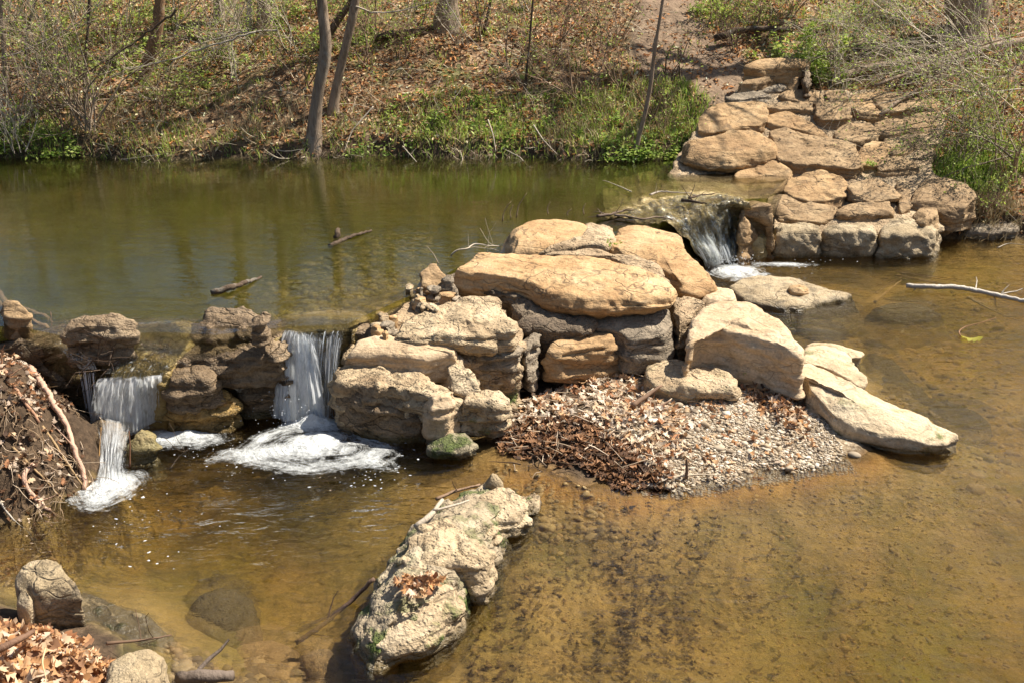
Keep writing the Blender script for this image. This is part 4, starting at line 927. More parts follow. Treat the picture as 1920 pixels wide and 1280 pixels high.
sheet("water_film", [cl((262, 605, .607), (330, 600, .61), (372, 612, .61)), cl((235, 650, .53), (290, 650, .53), (345, 655, .53)), cl((196, 700, .412), (250, 697, .42), (312, 694, .422))], FILM, dens=lambda u, v: .35 + .2 * v, amp=.006, drape=ledge_left, parent=wl_)
droplets(P(240, 800, .02), 120, (.14, .06), rw_, wl_, .12, .0035)
# the white chute that splits round the rounded rock
sheet("foaming_chute", [cl((180, 792, .12), (215, 788, .13), (250, 792, .10)), cl((188, 830, .12), (215, 828, .14), (240, 832, .12)), cl((186, 870, .05), (210, 872, .07), (236, 872, .05)), cl((176, 905, .012), (208, 908, .02), (242, 905, .012))], FALL, dens=lambda u, v: .75 - .5 * np.abs(u - .5) * 2 * .6, amp=.02, nv=60, seed=3, drape=chute_ledge, parent=wl_)
# thin side trickle
tk = empty("side_trickle", (0, 0, 0)); tag(tk, "thin trickle of water between the root bank and left waterfall", "waterfall")
strands("water_strand", cl((150, 690, .40), (182, 694, .40)), cl((168, 790, .02), (190, 795, .02)), 14, 1.6, rw_, tk, .004)
sheet("water_curtain", [cl((152, 690, .39), (180, 694, .40)), cl((168, 790, .01), (192, 790, .01))], FALL, par=1.7, nu=30, dens=lambda u, v: .35 + .1 * v, seed=5, parent=tk)
sheet("water_film", [cl((100, 640, .56), (150, 636, .57)), cl((125, 665, .5), (170, 664, .5)), cl((150, 691, .405), (182, 693, .41))], FILM, nu=40, dens=lambda u, v: .55 + .2 * v, amp=.008, parent=tk)
# middle waterfall
wm_ = empty("waterfall", (0, 0, 0)); tag(wm_, "middle waterfall, tall white plume beside the rough pier", "waterfall")
sheet("water_curtain", [cl((541, 612, .59), (560, 615, .59), (582, 622, .58)), cl((514, 778, .02), (570, 786, .02), (618, 790, .02))], FALL, par=2.0, dens=lambda u, v: .45 + .38 * smooth(0, .3, v) - .25 * smooth(.8, 1, u), seed=6, fwd=.04, amp=.02, parent=wm_)
sheet("water_curtain", [cl((545, 614, .58), (575, 620, .58)), cl((528, 784, .0), (606, 792, .0))], FALL, par=1.9, dens=lambda u, v: .4 + .4 * smooth(0, .3, v), seed=7, fwd=.04, amp=.025, parent=wm_)
sheet("water_curtain", [cl((584, 622, .585), (615, 620, .585), (652, 616, .59)), cl((588, 785, .02), (612, 785, .02), (632, 775, .03))], FALL, par=2.0, dens=lambda u, v: .22 + .22 * smooth(0, .4, v) + .2 * (1 - smooth(0, .3, u)), seed=8, fwd=.04, amp=.012, parent=wm_)
strands("water_strand", cl((541, 612, .59), (582, 622, .58), (652, 616, .59)), cl((515, 780, .02), (612, 788, .02), (634, 778, .02)), 22, 2.0, rw_, wm_, .0024)
sheet("water_film", [cl((530, 590, .602), (600, 588, .603), (675, 592, .602)), cl((541, 613, .592), (582, 622, .584), (652, 617, .592))], FILM, dens=lambda u, v: .2 + .1 * v, amp=.004, nv=24, parent=wm_)
droplets(P(570, 790, .02), 260, (.17, .08), rw_, wm_, .16, .004)
# far cascade: a film that thickens to white at its foot
wr_ = empty("cascade", (0, 0, 0)); tag(wr_, "far right cascade sliding over a golden algae apron into the creek", "waterfall")
def lipf(*a): return [P(1120 + x / 5.333, 330 + y / 5.333, z) for x, y, z in a]
_n = grid_normals(AP)
def skin(name, mat, r0, r1, c0, c1, off, dens, fs, parent):
    G = (AP + _n * off)[r0:r1, c0:c1]; nv, nu = G.shape[:2]; fu, fv = np.meshgrid(np.linspace(0, 1, nu), np.linspace(0, 1, nv)); d = dens(fu, fv) + .3 * pnoise(np.stack([fu * 9, fv * 1.5, fu * 0 + off * 99], -1).reshape(-1, 3)).reshape(fu.shape)
    return link(name, make_mesh(name, G.reshape(-1, 3), grid_quads(nu, nv), None, mat, True, None, dict(fu=fu.ravel() * fs, fv=fv.ravel(), dens=d.ravel())), parent)
skin("water_film", FILM, 34, 122, 4, 140, .010, lambda u, v: .42 + .38 * smooth(.2, .9, v), 1.3, wr_)
skin("water_curtain", FALL, 72, 125, 12, 118, .022, lambda u, v: -.12 + 1.0 * v ** 1.2 - .35 * smooth(.55, 1, u) - .2 * smooth(.15, 0, u), 1.0, wr_)
strands("water_strand", lipf((960, 700, .30), (1300, 660, .27)), lipf((1100, 905, .01), (1380, 870, .01)), 26, 1.3, rw_, wr_, .0035)
droplets(P(1350, 495, .02), 400, (.15, .1), rw_, wr_, .1, .005)

def foam(label, c, ax, ay, rot, peak, seed, cat='foam', ring=0.0, power=1.0, z=0.006):
    nr, na = 60, 110
    r = np.linspace(0, 1, nr)[:, None]; a = np.linspace(0, 2 * np.pi, na, endpoint=False)[None]
    wob = 1 + 0.22 * pnoise(np.stack([np.cos(a[0]) * 1.5 + seed, np.sin(a[0]) * 1.5, np.zeros(na)], -1))[None]
    x = r * np.cos(a) * ax * wob; y = r * np.sin(a) * ay * wob
    X = c[0] + x * math.cos(rot) - y * math.sin(rot); Y = c[1] + x * math.sin(rot) + y * math.cos(rot)
    p = np.stack([X, Y, np.zeros_like(X) + seed], -1).reshape(-1, 3)
    hump = peak * np.exp(-(r * 2.2) ** 2) * np.ones_like(a)
    H_ = (hump.ravel() + (0.012 + .3 * hump.ravel()) * fbm(p * 9, 3) * (1 - r * np.ones_like(a)).ravel())
    V = np.stack([X.ravel(), Y.ravel(), z + np.maximum(H_, 0) + 0.001], -1)
    rr0 = r * np.ones_like(a); dn = np.clip(1.0 - rr0 ** power, 0, 1)
    dn = dn + .12 * smooth(1, .85, rr0)
    if ring: dn = dn - ring * np.exp(-((r - .45) / .13) ** 2) + .25 * np.exp(-((r - .72) / .1) ** 2)
    i = np.arange(nr - 1)[:, None] * na; j = np.arange(na)[None]; j2 = (j + 1) % na
    q = np.stack([i + j, i + na + j, i + na + j2, i + j2], -1).reshape(-1, 4)
    rr = r * np.ones_like(a)
    me = make_mesh("foam", V, q, None, FOAM, True, None, dict(fu=(rr * .9).ravel() + seed, fv=(a * np.ones_like(r) * .35).ravel(), dens=np.clip(dn, 0, 1).ravel() * .9))
    return tag(link("foam", me), label, cat, kind='stuff')
foam("broad white foam fan under the middle waterfall", P(592, 840, 0), .54, .46, 0, .04, 1, ring=.2, power=1.1)
foam("dense white boil where the middle waterfall lands", P(590, 800, 0), .26, .15, 0, .07, 2, power=2.2, z=.012)
foam("foam streaks trailing left of the middle plume", P(480, 850, 0), .42, .14, R(16), .01, 3, power=.8, z=.004)
foam("white foam at the foot of the left chute", P(203, 918, 0), .24, .30, R(-10), .03, 4, power=1.4)
foam("foam drifting from the left waterfall towards the cave", P(340, 822, 0), .36, .20, R(0), .03, 5, power=1.2)
foam("bright foam apron at the base of the far cascade", P(1385, 512, 0), .36, .34, R(-10), .04, 6, power=1.2)
foam("foam trail right of the far cascade", P(1470, 497, 0), .40, .12, R(-4), .01, 7, power=.8, z=.004)
foam("pale foam in the water beside the rough pier", P(690, 868, 0), .24, .12, R(-20), .01, 8, power=.9, z=.003)

def flecks(label, spots, n, seed, r=.0034):  # tiny white bubble shapes that imitate sun glints on the water
    rng = np.random.RandomState(seed); mb = MB(); T = []
    for _ in range(n):
        x, y, rx, ry = spots[rng.randint(len(spots))]; a = rng.uniform(0, 6.28); q = rng.uniform(0, 1) ** .6; T.append(P(x + rx * q * math.cos(a), y + ry * q * math.sin(a), .003))
    T = np.array(T); o = np.array([(1, 0, 0), (.3, .9, 0), (-.8, .6, 0), (-.8, -.6, 0), (.3, -.9, 0), (0, 0, .6)]); t = np.array([(0, 1, 5), (1, 2, 5), (2, 3, 5), (3, 4, 5), (4, 0, 5)])
    s = r * np.exp(rng.normal(0, .45, n)); mb.inst(o, None, t, scale_m2(rotz(rng, n), s * rng.uniform(1, 2.4, n), s, s * .5), T)
    return tag(link("glint_flecks", mb.mesh("glint_flecks", SPRAY)), label, "glint_flecks", kind='stuff')
def rotz(rng, n): return rotmats(rng, n, 0.02)
def scale_m2(M, sx, sy, sz): return M * np.stack([sx, sy, sz], -1)[:, None, :]
flecks("bubbles drifting round the middle waterfall's foam", [(600, 850, 190, 70), (450, 860, 90, 35), (700, 890, 70, 30)], 110, 1)
flecks("white flecks standing in for glints below the left waterfall and chute", [(230, 960, 110, 60), (340, 830, 70, 30), (220, 930, 60, 40), (300, 1000, 150, 80)], 70, 2)
flecks("white flecks standing in for glints in front of the far cascade", [(1450, 505, 90, 25), (1400, 500, 60, 30), (1560, 480, 90, 14)], 60, 3, .004)
# ------------------------------------------------------------------ woods, shrubs, grass, leaf litter
BARK = None
def bark_mat(name, a, b, green=0.0):
    m = NT(name); p = m.pos((1, 1, 0.22)); n = m.noise(p, 26, 6, .7, .4); n1 = m.noise(m.pos(), 3.5, 4, .6)
    c = m.ramp(n, [(0.32, a), (0.62, b)]); c = m.mix(m.mr(n1, .45, .65, 0, .5), c, b)
    c = m.mix(m.mr(m.noise(m.pos(), 7, 4), .6, .7, 0, .6), c, (0.36, 0.34, 0.28))
    return m.done(m.bsdf(c, .9, m.bump(n, 1.0, .02), .15))
BARK = bark_mat("grey_bark", (0.16, 0.11, 0.07), (0.38, 0.285, 0.20))
BARKD = bark_mat("dark_bark", (0.045, 0.032, 0.022), (0.13, 0.09, 0.06))
BARKR = bark_mat("reddish_bark", (0.12, 0.065, 0.035), (0.30, 0.18, 0.10))
TWIG = col_mat("twigs", 0.85, 0, .2, (1.05, 1.0, .92))
LEAF = col_mat("green_leaves", 0.55, 0.45, .3)
DEAD = col_mat("dead_leaves", 0.7, 0.22, .2)
ROOT = col_mat("root_bark", 0.75, 0, .25, bumps=.8, bscale=60)

def PG(px, py, off=0.0):
    d = raydir(px, py); t = np.arange(3.0, 28.0, 0.015)
    x, y, z = d[0] * t, d[1] * t, CAM_H + d[2] * t
    h = np.maximum(groundz(x, y), -9); k = np.argmax(z < h + off)
    return np.array([x[k], y[k], z[k]])

def pick(rng, pal, n, j=0.18):
    pal = np.asarray(pal); c = pal[rng.randint(0, len(pal), n)]
    return np.clip(c * rng.uniform(1 - j, 1 + j, (n, 1)), 0, 1)
PAL_LIT = [(.38, .19, .08), (.54, .31, .15), (.62, .42, .24), (.24, .12, .06), (.52, .25, .09), (.66, .51, .34), (.12, .07, .04)]
PAL_OAK = [(.45, .24, .11), (.55, .33, .17), (.60, .42, .26), (.36, .17, .08), (.62, .47, .33), (.50, .26, .11), (.28, .15, .08)]
PAL_GREEN = [(.17, .27, .04), (.24, .36, .06), (.31, .41, .08), (.12, .20, .03)]
PAL_FRESH = [(.34, .43, .07), (.42, .50, .10), (.26, .38, .06), (.46, .52, .15)]
PAL_DRY = [(.46, .36, .20), (.54, .44, .27), (.38, .28, .15), (.30, .24, .12)]
LT_V = np.array([(0, -.5, 0), (.22, -.1, .10), (.14, .3, .16), (0, .5, .04), (-.14, .3, .16), (-.22, -.1, .10), (0, 0, -.02)])
LT_T = np.array([(0, 1, 6), (1, 2, 6), (2, 3, 6), (3, 4, 6), (4, 5, 6), (5, 0, 6)])
SL_V = np.array([(0, 0, 0), (.22, .45, .06), (0, 1, 0), (-.22, .45, .06)]); SL_T = np.array([(0, 1, 2), (0, 2, 3)])
BL_V = np.array([(-.5, 0, 0), (.5, 0, 0), (.38, .12, .5), (-.38, .12, .5), (0, .42, .95)]); BL_Q = np.array([(0, 1, 2, 3)]); BL_T = np.array([(3, 2, 4)])

def oak(rng, curl):
    s = np.linspace(0, 1, 9); w = np.array([.03, .16, .09, .26, .13, .33, .15, .20, .0])
    y = s - .5; L = np.stack([-w, y + np.array([0, .06, -.01, .06, -.01, .06, -.01, .04, 0])], -1); Rr = np.stack([w * rng.uniform(.8, 1.1), y + np.array([0, .06, -.01, .06, -.01, .06, -.01, .04, 0])], -1)
    mid = np.stack([np.zeros(9), y], -1)
    xy = np.concatenate([L, mid, Rr]); z = curl[0] * xy[:, 0] ** 2 * 4 + curl[1] * (xy[:, 1]) ** 2 * 1.6 + curl[2] * xy[:, 0] * xy[:, 1] * 4
    V = np.c_[xy, z]; q = []
    for i in range(8): q += [(i, i + 9, i + 10, i + 1), (i + 9, i + 18, i + 19, i + 10)]
    return V, np.array(q)

def scale_m(M, sx, sy=None, sz=None):
    sy = sx if sy is None else sy; sz = sx if sz is None else sz
    return M * np.stack([sx, sy, sz], -1)[:, None, :]

# ---- leaf litter over the hillside
rl = np.random.RandomState(3)
def slope_pts(n, x0, x1, y0, y1, rng):
    x = rng.uniform(x0, x1, n); y = rng.uniform(y0, y1, n); return x, y
def on_ground(x, y): z, q = groundz(x, y, True); return z, q
N_ = 100000
x = rl.uniform(-8.5, 8.5, N_); y = 12.2 + 5.6 * rl.uniform(0, 1, N_) ** .9; y[:14000] = rl.uniform(11.1, 13.5, 14000); x[:14000] = rl.uniform(3.3, 7, 14000)
z, q_ = on_ground(x, y); pd = sdpoly(x, y, PATH)
dn_ = pnoise(np.stack([x * .8, y * .8, x * 0], -1))
k = (q_['s'] > .03) & (np.abs(x) < .53 * y + .6) & ((pd < -.02) | (rl.uniform(0, 1, N_) < .30)) & (rl.uniform(0, 1, N_) < .75 + .8 * dn_)
x, y, z = x[k], y[k], z[k]; n = len(x)
mb = MB(); s = rl.uniform(.026, .066, n)
mb.inst(LT_V, None, LT_T, scale_m(rotmats(rl, n, .75), s, s * rl.uniform(1, 1.5, n), s * rl.uniform(.3, 2, n)), np.stack([x, y, z + s * .18], -1), np.clip(pick(rl, PAL_LIT, n, .3) * 1.35, 0, .8))
tag(link("leaf_litter", mb.mesh("leaf_litter", DEAD, False)), "brown leaf litter covering the far hillside", "leaves", kind='stuff')

# ---- grass and weeds, placed by where they grow along the far bank
def tufts(name, label, regions, pal, h, w, per, seed, mat=LEAF, dry=0.0, lean=.35, cat='grass'):
    rng = np.random.RandomState(seed); mb = MB(); X = []; Y = []
    for (cx, cy, rx, ry, n) in regions:
        a = rng.uniform(0, 6.283, n); r = np.sqrt(rng.uniform(0, 1, n))
        for px, py in zip(cx + rx * r * np.cos(a), cy + ry * r * np.sin(a)):
            p = PH(px, py); X.append(p[0]); Y.append(p[1])
    X = np.array(X); Y = np.array(Y)
    z, q = on_ground(X, Y); k = (q['s'] > -.02) & (sdpoly(X, Y, PATH) < .05); X, Y = X[k], Y[k]
    X = np.repeat(X, per) + rng.normal(0, .045, len(X) * per); Y = np.repeat(Y, per) + rng.normal(0, .045, len(Y) * per)
    z, q = on_ground(X, Y); n = len(X); hh = h * rng.uniform(.45, 1.25, n)
    M = scale_m(rotmats(rng, n, lean), w * rng.uniform(.6, 1.3, n), hh * rng.uniform(.5, 1.6, n), hh)
    mb.inst(BL_V, BL_Q, BL_T, M, np.stack([X, Y, z - .01], -1), pick(rng, pal, n))
    return tag(link(name, mb.mesh(name, mat, False)), label, cat, kind='stuff')
GR = [(60, 240, 90, 40, 200), (330, 245, 190, 32, 200), (520, 262, 90, 22, 50), (720, 235, 110, 45, 150), (880, 220, 110, 50, 220), (1040, 215, 120, 50, 240),
      (1180, 215, 120, 55, 280), (1280, 190, 55, 60, 200), (1280, 140, 30, 30, 60)]
tufts("bank_grass", "fresh green grass along the far bank of the pond", GR, PAL_FRESH + PAL_GREEN + PAL_FRESH + PAL_DRY, .10, .011, 5, 5)
tufts("bank_grass", "green grass at the right edge of the stone wall", [(1850, 300, 70, 45, 260), (1800, 320, 60, 25, 120)], PAL_GREEN + PAL_FRESH, .13, .011, 8, 6)
tufts("hill_grass", "thin yellow-green grass among the leaves higher up the hill", [(350, 180, 330, 70, 120), (150, 60, 200, 90, 190), (560, 60, 220, 80, 160), (1000, 120, 250, 60, 70), (900, 30, 150, 40, 90), (1500, 30, 200, 40, 200), (1850, 200, 60, 60, 120)], PAL_FRESH, .11, .012, 6, 7)
tufts("dry_grass", "straw-coloured dead grass on the far bank", [(330, 220, 230, 50, 130), (1130, 200, 150, 45, 130), (700, 215, 200, 50, 90), (1600, 150, 100, 40, 40), (1850, 370, 70, 25, 160), (1000, 260, 250, 20, 60), (250, 270, 250, 18, 50)], PAL_DRY, .19, .010, 7, 8, DEAD, lean=.6)

def weeds(name, label, regions, pal, s0, seed, layers=6, cat='plants'):
    rng = np.random.RandomState(seed); mb = MB()
    for (cx, cy, rx, ry, n) in regions:
        for _ in range(n):
            a = rng.uniform(0, 6.28); r = math.sqrt(rng.uniform()); p = PH(cx + rx * r * math.cos(a), cy + ry * r * math.sin(a))
            zz, q = on_ground(np.array([p[0]]), np.array([p[1]]))
            if q['s'][0] < -.15: continue
            zz = max(zz[0], 0.05 if p[0] > 3.2 else UP); h = rng.uniform(.06, .22); m = rng.randint(7, 16)
            T = np.array([p[0], p[1], zz]) + np.c_[rng.normal(0, .04, (m, 2)), rng.uniform(.15, 1, m) * h]
            s = s0 * rng.uniform(.6, 1.3, m)
            mb.inst(SL_V, None, SL_T, scale_m(rotmats(rng, m, .7), s * 1.2, s, s), T, pick(rng, pal, m))
            mb.tube([(p[0], p[1], zz - .02), (p[0] + rng.normal(0, .02), p[1], zz + h)], [.003, .0015], 3, c=(.12, .16, .05))
    return tag(link(name, mb.mesh(name, LEAF, False)), label, cat, kind='stuff')
tufts("tall_grass", "tall lime-green blades standing along the pond's far edge", [(1000, 225, 180, 45, 90), (1200, 205, 130, 55, 120), (860, 210, 100, 40, 50), (740, 250, 100, 25, 30), (340, 260, 180, 18, 40), (70, 250, 80, 25, 40), (1290, 180, 50, 50, 60)], PAL_FRESH, .15, .012, 5, 15, lean=.45)
# pale sticks and twigs fallen on the slope, and fine roots hanging over the waterline
def fallen(name, label, n, boxes, seed, cat, L, r, down=0.0):
    rng = np.random.RandomState(seed); mb = MB()
    for _ in range(n):
        b = boxes[rng.randint(len(boxes))]; p = PH(rng.uniform(b[0], b[2]), rng.uniform(b[1], b[3])); zz, q = on_ground(np.array([p[0]]), np.array([p[1]]))
        if q['s'][0] < -.05: continue
        p[2] = zz[0] + .02; a = rng.uniform(0, 6.28); d = np.array([math.cos(a), .5 * math.sin(a), rng.normal(.12, .25) - down])
        if down: d[1] = -abs(d[1]) - .3
        c = [(.50, .44, .35), (.36, .29, .21), (.20, .14, .09), (.58, .51, .40)][rng.randint(4)]
        grow_(mb, p, d, rng.uniform(.3, 1) * L, rng.uniform(.5, 1.2) * r, rng, c)
    return tag(link(name, mb.mesh(name, TWIG)), label, cat, kind='stuff')
def grow_(mb, p, d, L, r, rng, c): grow(mb, [], p, d, L, r, 1, rng, .13, -.01, 2, c, seg=5, spread=.9)
weeds("broadleaf_weeds", "broad-leaved green weeds hanging over the pond's far bank", [(1190, 262, 60, 26, 70), (1290, 262, 40, 34, 50), (900, 215, 80, 40, 34), (780, 200, 60, 40, 24), (1080, 200, 120, 40, 40), (60, 245, 80, 35, 90), (700, 260, 50, 20, 40)], PAL_GREEN + PAL_FRESH, .055, 11)
weeds("broadleaf_weeds", "small green plants on the slope behind the shrubs", [(200, 80, 200, 70, 130), (600, 60, 150, 50, 90), (330, 150, 150, 50, 60), (1600, 110, 200, 70, 70), (1330, 20, 40, 20, 30)], PAL_FRESH, .06, 12)

# ---- branching
def grow(mb, lf, p, d, L, r, depth, rng, wander=.16, up=.05, kids=4, col=(.3, .25, .2), seg=7, sides=4, spread=.8, kid_r=.55, kid_l=.62, r1=.35, leafn=0):
    pts = [np.array(p, float)]; d = np.array(d, float); d /= np.linalg.norm(d); step = L / seg
    for i in range(seg):
        d = d + rng.normal(0, wander, 3) + np.array([0, 0, up]); d /= np.linalg.norm(d); pts.append(pts[-1] + d * step)
    rad = np.linspace(r, r * r1, seg + 1)
    mb.tube(pts, np.maximum(rad, .0016), sides if r > .012 else 3, c=np.array(col) * rng.uniform(.75, 1.2))
    if depth > 0:
        for _ in range(kids):
            i = rng.randint(max(1, seg // 4), seg + 1); dd = pts[i] - pts[i - 1]; dd /= np.linalg.norm(dd)
            nd = dd + rng.normal(0, spread * .6, 3); nd /= np.linalg.norm(nd)
            grow(mb, lf, pts[i], nd, L * kid_l * rng.uniform(.6, 1.2), rad[i] * kid_r, depth - 1, rng, wander, up, kids, col, max(3, seg - 1), sides, spread, kid_r, kid_l, r1, leafn)
    if leafn and depth <= 1:
        for i in range(1, len(pts)):
            for _ in range(rng.poisson(leafn)): lf.append(pts[i] + rng.normal(0, .02, 3))

def leafmesh(lf, s0, pal, rng, name, mat=None, parent=None, org=None):
    if not lf: return
    T = np.array(lf); n = len(T); mb = MB(); s = s0 * rng.uniform(.5, 1.3, n)
    mb.inst(SL_V, None, SL_T, scale_m(rotmats(rng, n, 1.1), s * 1.3, s, s), T, pick(rng, pal, n))
    return link(name, mb.mesh(name, mat or LEAF, False, org), parent)

def shrub(px, py, label, h=1.2, stems=7, lean=(0, 0), leafn=.5, seed=0, pal=PAL_FRESH, col=(.30, .25, .19), wid=.45, r=.011, depth=2, ls=.035, kids=4, name='shrub', off=0.0, wander=.16, group=None, cat='shrub'):
    rng = np.random.RandomState(seed); b = PH(px, py); zz, _ = on_ground(np.array([b[0]]), np.array([b[1]])); b[2] = max(zz[0], b[2] - .1) - .02
    t = empty(name, b); tag(t, label, cat, group); mb = MB(); lf = []
    for _ in range(stems):
        d = np.array([rng.normal(lean[0], wid), rng.normal(lean[1], wid * .7), 1.0])
        grow(mb, lf, b + np.r_[rng.normal(0, .06, 2), 0], d, h * rng.uniform(.6, 1.15), r * rng.uniform(.6, 1.2), depth, rng, wander, .03, kids, col, leafn=leafn)
    link('branches', mb.mesh('branches', TWIG, True, b), t)
    leafmesh(lf, ls, pal, rng, 'foliage', None, t, b)
    return t
PALE = (.42, .37, .30); BRN = (.24, .17, .12); DRK = (.12, .085, .06)
SH = [
 (30, 215, "twiggy green shrub at the far left edge of the bank", dict(h=1.6, stems=13, leafn=1.0, col=PALE)),
 (75, 130, "tangled shrub with small green leaves up the slope at far left", dict(h=1.5, stems=8, leafn=1.1, col=BRN)),
 (120, 225, "bare reddish-brown bush close to the water at the left", dict(h=1.1, stems=9, leafn=.2, col=BRN)),
 (165, 225, "dense grey-brown tangle of twigs right of the bare bush", dict(h=1.4, stems=18, leafn=.4, col=(.32, .26, .2), wid=.4)),
 (210, 120, "leafy thin shrub behind the twig tangle", dict(h=1.3, stems=7, leafn=1.0, col=BRN)),
 (330, 60, "light green shrub under the leaning trunk's branches", dict(h=1.0, stems=6, leafn=1.1, col=PALE)),
 (395, 120, "pale arching twigs right of the leaning trunk", dict(h=1.1, stems=7, leafn=.5, col=PALE, wid=.8)),
 (470, 95, "pale dead brush around the broken snag", dict(h=.9, stems=8, leafn=.3, col=PALE, wid=.8)),
 (550, 110, "thin leafy brush left of the forked trees", dict(h=.9, stems=5, leafn=.9, col=PALE)),
 (700, 60, "green-tipped bush right of the forked trees", dict(h=.9, stems=7, leafn=.9, col=BRN)),
 (780, 50, "spreading bush left of the thick brown trunk", dict(h=.9, stems=6, leafn=.8, col=PALE, wid=.7)),
 (905, 75, "dark thin saplings in the middle of the hill", dict(h=1.0, stems=4, leafn=.15, col=DRK, wid=.25)),
 (960, 130, "slender dark stems leaning left above the green bank", dict(h=1.1, stems=5, leafn=.2, col=DRK, wid=.3)),
 (1050, 90, "bare brown thicket at mid hill", dict(h=1.0, stems=8, leafn=.1, col=BRN, wid=.45)),
 (1080, 175, "low bare brown brush above the grassy bank", dict(h=.7, stems=9, leafn=.05, col=BRN, wid=.6)),
 (1150, 70, "sparse twigs left of the dirt path", dict(h=.8, stems=6, leafn=.3, col=BRN)),
 (1155, 165, "brown twig clump left of the slim sapling", dict(h=.6, stems=8, leafn=.05, col=BRN, wid=.6)),
 (1275, 160, "thin dark weeds beside the path's foot", dict(h=.6, stems=5, leafn=.3, col=DRK, wid=.25)),
 (1345, 45, "yellow-green bush right of the path", dict(h=.6, stems=6, leafn=1.2, col=BRN)),
 (1420, 60, "reddish twigs above the stone steps", dict(h=.6, stems=7, leafn=.4, col=BRN, wid=.7)),
 (1530, 150, "bright green sprig growing beside the top step", dict(h=.45, stems=7, leafn=2.2, col=(.2, .25, .1), wid=.5, ls=.055)),
 (1560, 165, "upright grey shrub right of the bright sprig", dict(h=.9, stems=7, leafn=.5, col=PALE, wid=.25)),
 (1600, 60, "pale twiggy brush between the steps and the big tree", dict(h=.8, stems=8, leafn=.7, col=PALE, wid=.8)),
 (1690, 40, "yellow-green brush in front of the big tree", dict(h=.7, stems=6, leafn=.9, col=PALE, wid=.7)),
 (1790, 300, "grey thorny bush at the right end of the stone wall", dict(h=.9, stems=9, leafn=.6, col=(.28, .23, .18), wid=.6)),
 (1890, 320, "dark leafy bush at the right edge above the creek", dict(h=1.2, stems=9, leafn=.9, col=BRN, wid=.4)),
 (1900, 120, "green-leaved bush behind the brush pile at the right edge", dict(h=1.3, stems=8, leafn=1.1, col=PALE, wid=.6)),
 (15, 60, "green bush in the top left corner", dict(h=1.3, stems=7, leafn=1.2, col=PALE)),
 (140, 40, "leafy sapling cluster near the top left", dict(h=1.3, stems=6, leafn=1.1, col=PALE, wid=.3)),
 (600, 30, "bright leafy brush behind the forked trees", dict(h=1.0, stems=6, leafn=1.3, col=BRN)),
 (990, 20, "yellowish brush at the top centre of the hill", dict(h=.7, stems=6, leafn=1.0, col=PALE)),
]
for i, (px, py, lb, kw) in enumerate(SH): shrub(px, py, lb, seed=100 + i, **kw)

fallen("fallen_twigs", "pale twigs and sticks strewn over the leafy slope", 620, [(0, 30, 760, 280), (0, 30, 500, 200), (640, 20, 1250, 200), (1380, 20, 1920, 150)], 41, "twigs", .5, .006)
fallen("hanging_rootlets", "fine pale roots and stems hanging over the far waterline", 420, [(0, 255, 1290, 296), (560, 240, 1100, 296)], 42, "roots", .28, .004, .35)
for i, (px, py, lb, h, c) in enumerate([(35, 265, "thin stems leaning over the pond at the far left", 1.0, PALE), (100, 180, "pale sapling between the left shrubs", 1.6, PALE), (240, 60, "pale sapling left of the leaning trunk's top", 1.2, PALE),
  (300, 200, "low dry stems below the leaning trunk", .6, BRN), (440, 150, "grey twigs below the dead brush", .7, PALE), (530, 40, "upright pale sapling left of the kinked tree", 1.2, PALE), (570, 170, "curved dark stem just left of the kinked tree", 1.0, DRK),
  (690, 130, "thin brown saplings right of the second slim trunk", .9, BRN), (760, 110, "small bare sapling on the leafy slope", .6, BRN), (865, 90, "grey whip sapling right of the thick trunk", .9, PALE), (1010, 150, "brown stems just right of the dark bare sapling", .8, BRN),
  (1110, 110, "tangled brown stems above the low bare brush", .8, BRN), (1245, 230, "weedy dry stems between the slim sapling and the wall", .5, BRN), (1385, 95, "dark brush at the path's right edge", .6, DRK), (1480, 40, "brown sapling above the dark log", .8, BRN),
  (1650, 110, "grey tangle of stems over the fallen log", .8, PALE), (1740, 190, "pale stems rising behind the wall's right end", .9, PALE), (1840, 260, "grey thicket stems above the right bank", .9, PALE), (1860, 380, "dry sticks on the bank above the lone boulder", .45, BRN)]):
    shrub(px, py, lb, h=h, stems=7, leafn=.35 if c is not DRK else .1, col=c, seed=500 + i, wid=.4, r=.008)
# ---- the brush pile at the right: long arching canes
def brush(label, roots, seed, n, L=1.9, aim=(-1.0, -.15, .35), col=PALE, leafn=.5):
    rng = np.random.RandomState(seed); b = PH(*roots[0]); t = empty("brush_pile", b); tag(t, label, "brush"); mb = MB(); lf = []
    for _ in range(n):
        i = rng.randint(len(roots)); p = PH(roots[i][0] + rng.normal(0, 18), roots[i][1] + rng.normal(0, 14), rng.uniform(0, .35))
        d = np.array(aim) + rng.normal(0, .33, 3)
        grow(mb, lf, p, d, L * rng.uniform(.5, 1.1), rng.uniform(.006, .013), 2, rng, .10, -.05, 4, np.array(col) * rng.uniform(.6, 1.1), leafn=leafn, seg=9, spread=.7)
    link('branches', mb.mesh('branches', TWIG, True, b), t); leafmesh(lf, .032, PAL_FRESH + PAL_GREEN, rng, 'foliage', None, t, b)
brush("pale arching branches of the brush pile reaching left towards the wall", [(1900, 150), (1880, 200), (1850, 120)], 301, 20)
brush("thorny tangle of the brush pile at the right edge", [(1930, 230), (1900, 280), (1860, 260)], 302, 22, 1.3, (-.7, -.2, .5), (.28, .23, .17), .8)
brush("upper grey brush below the big tree", [(1780, 110), (1850, 90), (1720, 130)], 303, 18, 1.3, (-.9, -.1, .3), PALE, .4)
brush("loose dead branches behind the top of the stone wall", [(1620, 140), (1680, 160), (1580, 120)], 304, 16, .9, (-.6, -.1, .4), PALE, .3)
